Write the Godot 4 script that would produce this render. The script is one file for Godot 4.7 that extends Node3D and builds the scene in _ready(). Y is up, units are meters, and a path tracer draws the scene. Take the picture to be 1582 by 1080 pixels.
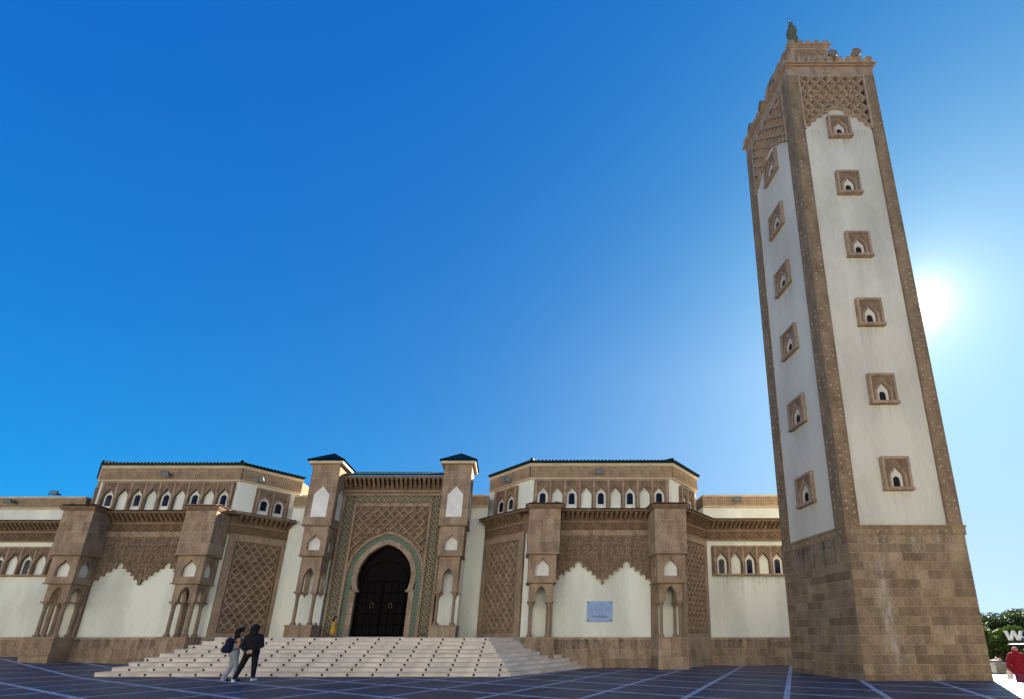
extends Node3D
# The forecourt of a mosque: square minaret, two octagonal pavilions, a gatehouse and a stepped terrace.
# Plan coordinates are x (right), d (distance behind the pavilion fronts); K is the skew of the plan.

const Z0 := 22.2
const K := 0.26
const EYE := 1.4
var rng := RandomNumberGenerator.new()
var M := {}
var STONE := []


class Mb:
	var v := PackedVector3Array()
	var n := PackedVector3Array()
	var c := PackedColorArray()
	var col := Color.WHITE
	var tinted := false
	func tri(a: Vector3, b: Vector3, e: Vector3, h: Vector3) -> void:
		var nn := (e - a).cross(b - a)
		if nn.length_squared() < 1e-16:
			return
		nn = nn.normalized()
		if nn.dot(h) < 0.0:
			var t := b
			b = e
			e = t
			nn = -nn
		v.append(a); v.append(b); v.append(e)
		n.append(nn); n.append(nn); n.append(nn)
		if tinted:
			c.append(col); c.append(col); c.append(col)
	func quad(a: Vector3, b: Vector3, e: Vector3, f: Vector3, h: Vector3) -> void:
		tri(a, b, e, h)
		tri(a, e, f, h)
	func smooth_tri(a: Vector3, b: Vector3, e: Vector3, na: Vector3, nb: Vector3, ne: Vector3) -> void:
		var nn := (e - a).cross(b - a)
		if nn.length_squared() < 1e-18:
			return
		if nn.dot(na + nb + ne) < 0.0:
			var t := b
			b = e
			e = t
			t = nb
			nb = ne
			ne = t
		v.append(a); v.append(b); v.append(e)
		n.append(na); n.append(nb); n.append(ne)
		if tinted:
			c.append(col); c.append(col); c.append(col)
	func mesh() -> ArrayMesh:
		var arr := []
		arr.resize(Mesh.ARRAY_MAX)
		arr[Mesh.ARRAY_VERTEX] = v
		arr[Mesh.ARRAY_NORMAL] = n
		if tinted:
			arr[Mesh.ARRAY_COLOR] = c
		var m := ArrayMesh.new()
		m.add_surface_from_arrays(Mesh.PRIMITIVE_TRIANGLES, arr)
		return m


class Fr:  # a wall face: s runs along it, y up, e into it
	var o: Vector2
	var t: Vector2
	var k: float
	func _init(o_: Vector2, t_: Vector2, k_: float) -> void:
		o = o_
		t = t_
		k = k_
	func p(s: float, y: float, e: float) -> Vector3:
		var d := o.y + s * t.y + e * t.x
		return Vector3(o.x + s * t.x - e * t.y - k * d, y, -d)
	func out() -> Vector3:
		return p(0, 0, -1) - p(0, 0, 0)


func face(a: Vector2, b: Vector2, k := K) -> Fr:
	return Fr.new(a, (b - a).normalized(), k)


# ---------- shapes ----------
func box(m: Mb, F: Fr, s0: float, s1: float, y0: float, y1: float, e0: float, e1: float) -> void:
	var q := []
	for e in [e0, e1]:
		for y in [y0, y1]:
			for s in [s0, s1]:
				q.append(F.p(s, y, e))
	var c: Vector3 = (q[0] + q[7]) * 0.5
	for f in [[0, 1, 3, 2], [4, 5, 7, 6], [0, 1, 5, 4], [2, 3, 7, 6], [0, 2, 6, 4], [1, 3, 7, 5]]:
		var mid: Vector3 = (q[f[0]] + q[f[2]]) * 0.5
		m.quad(q[f[0]], q[f[1]], q[f[2]], q[f[3]], mid - c)


func block(m: Mb, F: Fr, s0: float, s1: float, y0: float, y1: float, e0: float, e1: float, b := 0.012) -> void:
	var a := [F.p(s0 + b, y0 + b, e0), F.p(s1 - b, y0 + b, e0), F.p(s1 - b, y1 - b, e0), F.p(s0 + b, y1 - b, e0)]
	var r := [F.p(s0, y0, e0 + b), F.p(s1, y0, e0 + b), F.p(s1, y1, e0 + b), F.p(s0, y1, e0 + b)]
	var z := [F.p(s0, y0, e1), F.p(s1, y0, e1), F.p(s1, y1, e1), F.p(s0, y1, e1)]
	var c := F.p((s0 + s1) / 2, (y0 + y1) / 2, (e0 + e1) / 2 + b)
	m.quad(a[0], a[1], a[2], a[3], F.out())
	for i in 4:
		var j := (i + 1) % 4
		m.quad(a[i], a[j], r[j], r[i], (a[i] + r[j]) * 0.5 - c)
		m.quad(r[i], r[j], z[j], z[i], (r[i] + z[j]) * 0.5 - c)


func plate(m: Mb, F: Fr, poly: PackedVector2Array, e0: float, e1: float) -> void:
	var idx := Geometry2D.triangulate_polygon(poly)
	var h := F.out()
	for i in range(0, idx.size(), 3):
		var a := poly[idx[i]]
		var b := poly[idx[i + 1]]
		var c := poly[idx[i + 2]]
		m.tri(F.p(a.x, a.y, e0), F.p(b.x, b.y, e0), F.p(c.x, c.y, e0), h)
	var area := 0.0
	for i in poly.size():
		area += poly[i].cross(poly[(i + 1) % poly.size()])
	for i in poly.size():
		var a := poly[i]
		var b := poly[(i + 1) % poly.size()]
		var nn := Vector2(b.y - a.y, a.x - b.x) * signf(area)
		m.quad(F.p(a.x, a.y, e0), F.p(b.x, b.y, e0), F.p(b.x, b.y, e1), F.p(a.x, a.y, e1), F.p(nn.x, nn.y, 0) - F.p(0, 0, 0))


func ribbon(m: Mb, F: Fr, pts: PackedVector2Array, w: float, e0: float, e1: float, top := 0.55) -> void:
	var nrm := PackedVector2Array()
	for i in pts.size():
		var a := pts[maxi(i - 1, 0)]
		var b := pts[mini(i + 1, pts.size() - 1)]
		var t := (b - a).normalized()
		nrm.append(Vector2(-t.y, t.x) * w * 0.5)
	var h := F.out()
	for i in pts.size() - 1:
		var p := pts[i]
		var q := pts[i + 1]
		var u := nrm[i]
		var v := nrm[i + 1]
		var a := F.p(p.x + u.x, p.y + u.y, e0)
		var b := F.p(p.x + u.x * top, p.y + u.y * top, e1)
		var c := F.p(p.x - u.x * top, p.y - u.y * top, e1)
		var d := F.p(p.x - u.x, p.y - u.y, e0)
		var a2 := F.p(q.x + v.x, q.y + v.y, e0)
		var b2 := F.p(q.x + v.x * top, q.y + v.y * top, e1)
		var c2 := F.p(q.x - v.x * top, q.y - v.y * top, e1)
		var d2 := F.p(q.x - v.x, q.y - v.y, e0)
		m.quad(a, b, b2, a2, h)
		m.quad(b, c, c2, b2, h)
		m.quad(c, d, d2, c2, h)


func molding(m: Mb, pts: Array, prof: PackedVector2Array, k := K) -> void:
	# profile points are (e, y); e < 0 stands out from the wall
	var dirs := []
	for i in pts.size():
		var ns := []
		if i > 0:
			var t: Vector2 = (pts[i] - pts[i - 1]).normalized()
			ns.append(Vector2(-t.y, t.x))
		if i < pts.size() - 1:
			var t: Vector2 = (pts[i + 1] - pts[i]).normalized()
			ns.append(Vector2(-t.y, t.x))
		if ns.size() == 1:
			dirs.append(ns[0])
		else:
			dirs.append((ns[0] + ns[1]) / (1.0 + ns[0].dot(ns[1])))
	var cen := Vector2.ZERO
	for q in prof:
		cen += q / prof.size()
	var rings := []
	for i in pts.size():
		var ring := []
		for q in prof:
			var g: Vector2 = pts[i] + dirs[i] * q.x
			ring.append(Vector3(g.x - k * g.y, q.y, -g.y))
		rings.append(ring)
	for i in pts.size() - 1:
		var t: Vector2 = (pts[i + 1] - pts[i]).normalized()
		var nv := Vector2(-t.y, t.x)
		for j in prof.size():
			var l := (j + 1) % prof.size()
			var e := (prof[j] + prof[l]) * 0.5 - cen
			var edge := prof[l] - prof[j]
			var on := Vector2(edge.y, -edge.x)
			if on.dot(e) < 0:
				on = -on
			var h := Vector3(nv.x * on.x - k * nv.y * on.x, on.y, -nv.y * on.x)
			m.quad(rings[i][j], rings[i][l], rings[i + 1][l], rings[i + 1][j], h)
	var idx := Geometry2D.triangulate_polygon(prof)
	for g in [[0, 1], [pts.size() - 1, pts.size() - 2]]:
		var r: Array = rings[g[0]]
		var dirv: Vector3 = rings[g[0]][0] - rings[g[1]][0]
		for i in range(0, idx.size(), 3):
			m.tri(r[idx[i]], r[idx[i + 1]], r[idx[i + 2]], dirv)


func prism(m: Mb, poly: PackedVector2Array, y0: float, y1: float, k := K) -> void:
	var idx := Geometry2D.triangulate_polygon(poly)
	for i in range(0, idx.size(), 3):
		for y in [y0, y1]:
			var a := poly[idx[i]]
			var b := poly[idx[i + 1]]
			var c := poly[idx[i + 2]]
			m.tri(Vector3(a.x - k * a.y, y, -a.y), Vector3(b.x - k * b.y, y, -b.y), Vector3(c.x - k * c.y, y, -c.y), Vector3(0, 1 if y == y1 else -1, 0))
	var area := 0.0
	for i in poly.size():
		area += poly[i].cross(poly[(i + 1) % poly.size()])
	for i in poly.size():
		var a := poly[i]
		var b := poly[(i + 1) % poly.size()]
		var nn := Vector2(b.y - a.y, a.x - b.x) * signf(area)
		m.quad(Vector3(a.x - k * a.y, y0, -a.y), Vector3(b.x - k * b.y, y0, -b.y), Vector3(b.x - k * b.y, y1, -b.y), Vector3(a.x - k * a.y, y1, -a.y), Vector3(nn.x, 0, -nn.y))


func lathe(m: Mb, at: Vector3, prof: PackedVector2Array, sides := 12, basis := Basis.IDENTITY) -> void:
	for j in prof.size() - 1:
		var a := prof[j]
		var b := prof[j + 1]
		var sl := Vector2(b.y - a.y, a.x - b.x)
		if sl.length() < 1e-6:
			continue
		sl = sl.normalized()
		for i in sides:
			var p := TAU * i / sides
			var q := TAU * (i + 1) / sides
			var u := Vector3(cos(p), 0, sin(p))
			var w := Vector3(cos(q), 0, sin(q))
			var n0 := basis * (u * sl.x + Vector3(0, sl.y, 0))
			var n1 := basis * (w * sl.x + Vector3(0, sl.y, 0))
			var a0 := at + basis * (u * a.x + Vector3(0, a.y, 0))
			var a1 := at + basis * (w * a.x + Vector3(0, a.y, 0))
			var b0 := at + basis * (u * b.x + Vector3(0, b.y, 0))
			var b1 := at + basis * (w * b.x + Vector3(0, b.y, 0))
			m.smooth_tri(a0, a1, b1, n0, n1, n1)
			m.smooth_tri(a0, b1, b0, n0, n1, n0)


func ball(m: Mb, at: Vector3, r: float, sides := 14, squash := 1.0) -> void:
	var pr := PackedVector2Array()
	for i in 9:
		var a := PI * i / 8.0 - PI / 2
		pr.append(Vector2(maxf(cos(a) * r, 0.0), sin(a) * r * squash))
	lathe(m, at, pr, sides)


func tube(m: Mb, pts: Array, r0: float, r1: float, sides := 6) -> void:
	var last := []
	for i in pts.size():
		var t: Vector3 = (pts[mini(i + 1, pts.size() - 1)] - pts[maxi(i - 1, 0)]).normalized()
		var u := t.cross(Vector3(0.31, 0.2, 0.93)).normalized()
		var w := t.cross(u)
		var r := lerpf(r0, r1, float(i) / (pts.size() - 1))
		var ring := []
		for j in sides:
			var a := TAU * j / sides
			ring.append([pts[i] + (u * cos(a) + w * sin(a)) * r, u * cos(a) + w * sin(a)])
		if last:
			for j in sides:
				var l := (j + 1) % sides
				m.smooth_tri(last[j][0], last[l][0], ring[l][0], last[j][1], last[l][1], ring[l][1])
				m.smooth_tri(last[j][0], ring[l][0], ring[j][0], last[j][1], ring[l][1], ring[j][1])
		last = ring


# ---------- curves ----------
func pointed(c: float, half: float, ys: float, ya: float, n := 8) -> PackedVector2Array:
	# a pointed arch from its left springing to its right one
	var h := ya - ys
	var a := maxf((h * h - half * half) / (2.0 * half), 0.0)
	var r := half + a
	var top := acos(clampf(a / r, -1, 1))
	var left := PackedVector2Array()
	for i in n + 1:
		var t := top * i / n
		left.append(Vector2(a - r * cos(t), r * sin(t) * h / (r * sin(top))))
	var out := PackedVector2Array()
	for q in left:
		out.append(Vector2(c + q.x, ys + q.y))
	for i in range(n - 1, -1, -1):
		out.append(Vector2(c - left[i].x, ys + left[i].y))
	return out


func keel(c: float, half: float, ys: float, ya: float, n := 6) -> PackedVector2Array:
	# an ogee: full shoulders drawn up to a sharp tip
	var left := PackedVector2Array()
	for i in n + 1:
		var t := float(i) / n
		var p0 := Vector2(-half, 0)
		var p1 := Vector2(-half, (ya - ys) * 0.42)
		var p2 := Vector2(-half * 0.22, (ya - ys) * 0.5)
		var p3 := Vector2(0, ya - ys)
		left.append(p0.bezier_interpolate(p1, p2, p3, t))
	var out := PackedVector2Array()
	for q in left:
		out.append(Vector2(c + q.x, ys + q.y))
	for i in range(n - 1, -1, -1):
		out.append(Vector2(c - left[i].x, ys + left[i].y))
	return out


func round_arch(c: float, half: float, ys: float, n := 8) -> PackedVector2Array:
	var out := PackedVector2Array()
	for i in n + 1:
		var a := PI - PI * i / n
		out.append(Vector2(c + cos(a) * half, ys + sin(a) * half))
	return out


func lobed(a: Vector2, b: Vector2, n: int, bulge: float, side: float) -> PackedVector2Array:
	# a run of small scallops from a to b, each with a short square drop between
	var out := PackedVector2Array()
	for i in n:
		var p := a.lerp(b, float(i) / n)
		var q := a.lerp(b, float(i + 1) / n)
		var nv := Vector2(-(q - p).y, (q - p).x).normalized() * side
		for j in 5:
			var t := j / 5.0
			out.append(p.lerp(q, t) + nv * sin(PI * t) * bulge * (q - p).length())
	out.append(b)
	return out


func holed(m: Mb, F: Fr, s0: float, s1: float, y0: float, y1: float, c: float, hole: PackedVector2Array, yb: float, e0: float, e1: float) -> void:
	# a slab with an opening whose curve runs from its left foot to its right foot
	var mid := hole.size() / 2
	var left := PackedVector2Array([Vector2(s0, y0)])
	var right := PackedVector2Array([Vector2(s1, y0)])
	if yb > y0 + 0.001:
		left.append(Vector2(c, y0))
		left.append(Vector2(c, yb))
		right.append(Vector2(c, y0))
		right.append(Vector2(c, yb))
	if hole[0].y > yb + 0.001:
		left.append(Vector2(hole[0].x, yb))
		right.append(Vector2(hole[hole.size() - 1].x, yb))
	for i in mid + 1:
		left.append(hole[i])
		right.append(hole[hole.size() - 1 - i])
	left.append(Vector2(c, y1))
	left.append(Vector2(s0, y1))
	right.append(Vector2(c, y1))
	right.append(Vector2(s1, y1))
	plate(m, F, left, e0, e1)
	plate(m, F, right, e0, e1)


func comb(m: Mb, F: Fr, s0: float, s1: float, y0: float, y1: float, curves: Array, e0: float, e1: float) -> void:
	# a slab with openings along its foot
	var poly := PackedVector2Array([Vector2(s0, y1), Vector2(s0, y0)])
	for cu in curves:
		if cu[0].y > y0 + 0.001:
			poly.append(Vector2(cu[0].x, y0))
		for q in cu:
			poly.append(q)
		if cu[0].y > y0 + 0.001:
			poly.append(Vector2(cu[cu.size() - 1].x, y0))
	poly.append(Vector2(s1, y0))
	poly.append(Vector2(s1, y1))
	plate(m, F, poly, e0, e1)


func sebka(m: Mb, F: Fr, s0: float, s1: float, y0: float, y1: float, cw: float, ch: float, w: float, e0: float, e1: float, inside = null, lobe := 0.07) -> void:
	# the diamond net of a sebka panel: every strand bends out and back between its crossings
	var ni := int(ceil((s1 - s0) / cw * 2.0)) + 2
	var nj := int(ceil((y1 - y0) / ch * 2.0)) + 2
	for i in ni:
		for j in nj:
			if (i + j) % 2:
				continue
			for dx in [-1, 1]:
				var a := Vector2(s0 + i * cw * 0.5, y0 + j * ch * 0.5)
				var b := a + Vector2(dx * cw * 0.5, ch * 0.5)
				var pts := PackedVector2Array()
				var nv := Vector2(-(b - a).y, (b - a).x)
				for k in 5:
					var t := k / 4.0
					pts.append(a.lerp(b, t) + nv * lobe * dx * sin(TAU * t) * 0.5)
				var cur := PackedVector2Array()
				for q in pts:
					var ok: bool = q.x >= s0 - 0.001 and q.x <= s1 + 0.001 and q.y >= y0 - 0.001 and q.y <= y1 + 0.001 and (inside == null or inside.call(q))
					if ok:
						cur.append(q)
					else:
						if cur.size() > 1:
							ribbon(m, F, cur, w, e0, e1)
						cur = PackedVector2Array()
				if cur.size() > 1:
					ribbon(m, F, cur, w, e0, e1)


func scrolls(m: Mb, F: Fr, s0: float, s1: float, y0: float, y1: float, cell: float, w: float, e0: float, e1: float, inside = null) -> void:
	# carved foliage: paired spirals with leaves on a stem, mirrored about the middle of the field
	var c := (s0 + s1) / 2
	var rows := int(ceil((y1 - y0) / cell))
	var colsn := int(ceil((s1 - c) / cell))
	for j in rows:
		for i in colsn:
			for side in [-1.0, 1.0]:
				var at := Vector2((i + 0.5) * cell, y0 + (j + 0.5) * cell)
				var turn := 1.0 if (i + j) % 2 == 0 else -1.0
				var runs := []
				var sp := PackedVector2Array()
				for k in 11:
					var t := k / 10.0
					var a := turn * (t * 7.6 + 0.7 * i + 1.1 * j)
					sp.append(at + Vector2(cos(a), sin(a)) * cell * (0.56 - 0.46 * t))
				runs.append(sp)
				for l in 3:
					var a2 := 2.1 * l + 0.9 * i + 0.5 * j
					var lf := PackedVector2Array()
					for k in 4:
						var t := k / 3.0
						lf.append(at + Vector2(cos(a2 + t * 0.9 * turn), sin(a2 + t * 0.9 * turn)) * cell * (0.5 + 0.32 * t))
					runs.append(lf)
				for run in runs:
					var cur := PackedVector2Array()
					for q0 in run:
						var q := Vector2(c + side * q0.x, q0.y)
						if q.x > s0 and q.x < s1 and q.y > y0 and q.y < y1 and (q.x - c) * side > 0.0 and (inside == null or inside.call(q)):
							cur.append(q)
						else:
							if cur.size() > 1:
								ribbon(m, F, cur, w, e0, e1)
							cur = PackedVector2Array()
					if cur.size() > 1:
						ribbon(m, F, cur, w, e0, e1)


# ---------- nodes ----------
func numbered(parent: Node, called: String) -> String:
	if not parent.has_node(NodePath(called)):
		return called
	var i := 1
	while parent.has_node(NodePath("%s_%03d" % [called, i])):
		i += 1
	return "%s_%03d" % [called, i]


var counts := {}
func put(o: Node3D, called: String, parent: Node) -> void:
	var key := "%d/%s" % [parent.get_instance_id(), called]
	var i: int = counts.get(key, 0)
	counts[key] = i + 1
	o.name = called if i == 0 else "%s_%03d" % [called, i]
	parent.add_child(o, true)


func build(m: Mb, called: String, material: Material, parent: Node) -> MeshInstance3D:
	var o := MeshInstance3D.new()
	o.mesh = m.mesh()
	o.material_override = material
	put(o, called, parent)
	return o


func instance(mesh: Mesh, called: String, material: Material, parent: Node, at: Vector3) -> MeshInstance3D:
	var o := MeshInstance3D.new()
	o.mesh = mesh
	o.material_override = material
	o.position = at
	put(o, called, parent)
	return o


func tag(o: Node, label: String, category: String, group := "", kind := "") -> void:
	if label:
		o.set_meta("label", label)
	if category:
		o.set_meta("category", category)
	if group:
		o.set_meta("group", group)
	if kind:
		o.set_meta("kind", kind)


func place(x: float, y: float, d: float, k := K) -> Vector3:
	return Vector3(x - k * d, y, -d - Z0)


func thing(called: String, label: String, category: String, at: Vector3, group := "") -> Node3D:
	var o := Node3D.new()
	o.position = at
	put(o, called, self)
	tag(o, label, category, group)
	return o


func ashlar(parent: Node, F: Fr, s0: float, s1: float, y0: float, y1: float, rows: int, wmin: float, wmax: float, e0: float, e1: float, gap := 0.012, palette := []) -> void:
	if palette.is_empty():
		palette = STONE
	var h := (y1 - y0) / rows
	for r in rows:
		var s := s0
		var first := true
		while s < s1 - 0.01:
			var w := rng.randf_range(wmin, wmax)
			if first and r % 2 == 1:
				w *= 0.55
			first = false
			if s1 - s - w < wmin * 0.6:
				w = s1 - s
			var m := Mb.new()
			var o := rng.randf_range(-0.003, 0.003)
			block(m, F, s + gap / 2, s + w - gap / 2, y0 + r * h + gap / 2, y0 + (r + 1) * h - gap / 2, e0 + o, e1, 0.007)
			build(m, "stone_block", palette[rng.randi() % palette.size()], parent)
			s += w


func stain(parent: Node, F: Fr, s0: float, s1: float, y0: float, y1: float, e: float, material: Material, u0 := 0.0, u1 := 1.0) -> void:
	# a thin film of dirt or lime on a wall
	var arr := []
	arr.resize(Mesh.ARRAY_MAX)
	var n := F.out().normalized()
	arr[Mesh.ARRAY_VERTEX] = PackedVector3Array([F.p(s0, y0, e), F.p(s0, y1, e), F.p(s1, y1, e), F.p(s0, y0, e), F.p(s1, y1, e), F.p(s1, y0, e)])
	arr[Mesh.ARRAY_NORMAL] = PackedVector3Array([n, n, n, n, n, n])
	arr[Mesh.ARRAY_TEX_UV] = PackedVector2Array([Vector2(u0, 1), Vector2(u0, 0), Vector2(u1, 0), Vector2(u0, 1), Vector2(u1, 0), Vector2(u1, 1)])
	var m := ArrayMesh.new()
	m.add_surface_from_arrays(Mesh.PRIMITIVE_TRIANGLES, arr)
	instance(m, "rain_streak", material, parent, Vector3.ZERO)


func stain_material(color: Color, seed_: int, strength: float, lime: bool) -> StandardMaterial3D:
	var r := RandomNumberGenerator.new()
	r.seed = seed_
	var f := FastNoiseLite.new()
	f.seed = seed_
	f.frequency = 0.03
	var w := 128
	var h := 256
	var im := Image.create(w, h, false, Image.FORMAT_RGBA8)
	for x in w:
		var run := clampf(f.get_noise_2d(x * 4.0, 7.0) * 1.3 + 0.25, 0.0, 1.0)
		var reach := 0.45 + 0.55 * absf(f.get_noise_2d(x * 5.0, 90.0)) * 1.8
		for y in h:
			var v := float(y) / h
			var a := 0.0
			if lime:
				var c := 0.42 + 0.10 * v + 0.05 * f.get_noise_2d(y * 0.7, 300.0)
				var d := (float(x) / w - c) / (0.17 + 0.14 * absf(f.get_noise_2d(y * 0.9, 500.0)))
				a = exp(-d * d) * (0.6 + 0.8 * f.get_noise_2d(x * 1.5, y * 0.8)) * smoothstep(0.0, 0.12, v) * smoothstep(1.0, 0.75, v)
			else:
				a = run * clampf(1.0 - v / reach, 0.0, 1.0) * (0.75 + 0.5 * f.get_noise_2d(x * 3.0, y * 0.6))
				a *= smoothstep(0.0, 0.08, float(x) / w) * smoothstep(1.0, 0.92, float(x) / w)
			im.set_pixel(x, y, Color(1, 1, 1, clampf(a * strength, 0, 1)))
	var m := StandardMaterial3D.new()
	m.albedo_color = color
	m.albedo_texture = ImageTexture.create_from_image(im)
	m.transparency = BaseMaterial3D.TRANSPARENCY_ALPHA
	m.roughness = 0.95
	m.metallic_specular = 0.2
	m.cull_mode = BaseMaterial3D.CULL_DISABLED
	return m


# ---------- materials ----------
func lin(r: float, g: float, b: float) -> Color:
	return Color(r, g, b).linear_to_srgb()


func noise_bytes(seed_: int, freq: float, octaves: int, size := 512) -> PackedByteArray:
	var f := FastNoiseLite.new()
	f.seed = seed_
	f.noise_type = FastNoiseLite.TYPE_SIMPLEX_SMOOTH
	f.frequency = freq
	f.fractal_octaves = octaves
	return f.get_seamless_image(size, size, false, false, 0.15, true).get_data()


func tone_texture(parts: Array, lo: float, hi: float, size := 512) -> ImageTexture:
	# a mix of noises as a grey multiplier between lo and hi
	var sum := PackedFloat32Array()
	sum.resize(size * size)
	for p in parts:
		var b := noise_bytes(p[0], p[1], p[2], size)
		for i in size * size:
			sum[i] += b[i] / 255.0 * p[3]
	var out := PackedByteArray()
	out.resize(size * size)
	for i in size * size:
		out[i] = int(clampf(lerpf(lo, hi, sum[i]), 0, 1) * 255)
	var im := Image.create_from_data(size, size, false, Image.FORMAT_L8, out)
	im.convert(Image.FORMAT_RGB8)
	im.generate_mipmaps()
	return ImageTexture.create_from_image(im)


func bump_texture(seed_: int, freq: float, octaves: int, strength: float) -> ImageTexture:
	var f := FastNoiseLite.new()
	f.seed = seed_
	f.frequency = freq
	f.fractal_octaves = octaves
	var im := f.get_seamless_image(512, 512, false, false, 0.15, true)
	im.convert(Image.FORMAT_RGBA8)
	im.bump_map_to_normal_map(strength)
	return ImageTexture.create_from_image(im)


func make(color: Color, rough: float, tex: Texture2D = null, scale := Vector3.ONE, normal: Texture2D = null, strength := 1.0) -> StandardMaterial3D:
	var m := StandardMaterial3D.new()
	m.albedo_color = color
	m.roughness = rough
	m.cull_mode = BaseMaterial3D.CULL_DISABLED
	m.metallic_specular = 0.3
	if tex or normal:
		m.uv1_triplanar = true
		m.uv1_world_triplanar = true
		m.uv1_scale = scale
	if tex:
		m.albedo_texture = tex
	if normal:
		m.normal_enabled = true
		m.normal_texture = normal
		m.normal_scale = strength
	return m


func materials() -> void:
	var mottled := tone_texture([[3, 0.006, 4, 0.55], [8, 0.05, 3, 0.45]], 0.66, 1.17)
	var fine := tone_texture([[5, 0.004, 4, 0.5], [9, 0.09, 2, 0.5]], 0.86, 1.06)
	var stained := tone_texture([[25, 0.004, 5, 0.8], [29, 0.06, 2, 0.2]], 0.84, 1.08)
	var patchy := tone_texture([[15, 0.008, 5, 0.7], [19, 0.12, 2, 0.3]], 0.6, 1.3)
	var grain := bump_texture(2, 0.05, 4, 4.0)
	var tones := [[0.285, 0.190, 0.122], [0.235, 0.150, 0.096], [0.32, 0.225, 0.152], [0.255, 0.168, 0.115], [0.205, 0.130, 0.085], [0.30, 0.20, 0.13]]
	for t in tones:
		t[0] = lerpf(t[0], 0.266, 0.4)
		t[1] = lerpf(t[1], 0.177, 0.4)
		t[2] = lerpf(t[2], 0.117, 0.4)
		STONE.append(make(lin(t[0] * 1.46, t[1] * 1.58, t[2] * 1.62), 0.92, mottled, Vector3(0.45, 0.2, 0.45), grain, 0.6))
	M.stone = make(lin(0.385, 0.275, 0.185), 0.92, mottled, Vector3(0.45, 0.18, 0.45), grain, 0.6)
	M.carved = make(lin(0.25, 0.170, 0.112), 0.92, mottled, Vector3(0.6, 0.4, 0.6), grain, 0.7)  # backing darker than the relief: groove shade is put into this colour
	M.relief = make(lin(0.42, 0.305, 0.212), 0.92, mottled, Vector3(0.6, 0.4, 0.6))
	M.cedar = make(lin(0.25, 0.165, 0.105), 0.85, mottled, Vector3(0.7, 0.4, 0.7))
	M.mortar = make(lin(0.56, 0.45, 0.33), 0.95, mottled, Vector3(0.5, 0.3, 0.5))
	M.stucco = make(lin(0.825, 0.835, 0.725), 0.9, stained, Vector3(0.16, 0.05, 0.16))
	M.shaft = make(lin(0.61, 0.575, 0.485), 0.9, stained, Vector3(0.16, 0.04, 0.16))
	M.tower_stone = []
	M.tower_mortar = make(lin(0.40, 0.305, 0.215), 0.95, mottled, Vector3(0.5, 0.3, 0.5))
	for t in [[0.285, 0.200, 0.125], [0.225, 0.152, 0.098], [0.315, 0.225, 0.150], [0.255, 0.175, 0.110], [0.200, 0.135, 0.088], [0.300, 0.205, 0.125], [0.268, 0.185, 0.125], [0.245, 0.170, 0.112]]:
		M.tower_stone.append(make(lin(t[0] * 1.16, t[1] * 1.21, t[2] * 1.16), 0.92, mottled, Vector3(0.45, 0.16, 0.45), grain, 0.6))
	M.cream = make(lin(0.62, 0.50, 0.34), 0.9, fine, Vector3(0.4, 0.3, 0.4))
	M.niche = make(lin(0.84, 0.82, 0.75), 0.9, fine, Vector3(0.5, 0.4, 0.5))
	M.stud = make(lin(0.38, 0.29, 0.205), 0.9)
	M.screen = make(lin(0.504, 0.360, 0.228), 0.92, mottled, Vector3(0.6, 0.6, 0.6))
	M.screen_back = make(lin(0.208, 0.150, 0.098), 0.95)
	M.tile = make(lin(0.007, 0.020, 0.015), 0.4)
	M.tile.metallic_specular = 0.2
	M.clay = make(lin(0.10, 0.055, 0.035), 0.8, mottled, Vector3(0.8, 0.8, 0.8))
	M.slate = make(lin(0.095, 0.090, 0.112), 0.55, patchy, Vector3(0.35, 0.35, 0.35), grain, 0.3)
	M.panels = []
	for t in [[0.090, 0.086, 0.108], [0.098, 0.092, 0.112], [0.083, 0.084, 0.106], [0.104, 0.095, 0.112], [0.088, 0.090, 0.116], [0.094, 0.084, 0.100]]:
		M.panels.append(make(lin(t[0], t[1], t[2]), 0.5, patchy, Vector3(0.22, 0.22, 0.22), grain, 0.35))
	M.strip = make(lin(0.60, 0.62, 0.66), 0.6, mottled, Vector3(0.5, 0.5, 0.5))
	var step_tones := [[0.76, 0.67, 0.56], [0.72, 0.63, 0.53], [0.80, 0.70, 0.59], [0.75, 0.65, 0.54], [0.68, 0.60, 0.52]]
	M.steps = []
	for t in step_tones:
		M.steps.append(make(lin(t[0], t[1], t[2]), 0.6, stained, Vector3(0.5, 0.5, 0.5)))
	M.inset = make(lin(0.02, 0.02, 0.022), 0.6)
	M.zellige = make(lin(0.145, 0.190, 0.135), 0.6, patchy, Vector3(1.5, 1.5, 1.5))
	M.dark_green = make(lin(0.115, 0.095, 0.058), 0.85)
	M.lace = make(lin(0.36, 0.305, 0.215), 0.7)
	M.door = make(lin(0.006, 0.005, 0.005), 0.5, fine, Vector3(2.0, 0.2, 2.0))
	M.door_trim = make(lin(0.010, 0.008, 0.008), 0.45)
	for dm in [M.door, M.door_trim]:
		dm.roughness = 0.9
		dm.metallic_specular = 0.06
	M.brass = make(lin(0.10, 0.08, 0.05), 0.4)
	M.brass.metallic = 0.8
	M.pane = make(lin(0.010, 0.012, 0.030), 0.15)
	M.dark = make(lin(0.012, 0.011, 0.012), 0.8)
	M.copper = make(lin(0.10, 0.115, 0.085), 0.75)
	M.grey = make(lin(0.12, 0.125, 0.13), 0.5)
	M.lamp_glass = make(lin(0.22, 0.24, 0.27), 0.1)
	M.speaker = make(lin(0.20, 0.165, 0.125), 0.6)
	M.plaque = make(lin(0.33, 0.47, 0.72), 0.35, fine, Vector3(2, 2, 2))
	M.ink = make(lin(0.02, 0.03, 0.07), 0.6)
	M.faint = make(lin(0.16, 0.29, 0.55), 0.5)
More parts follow.
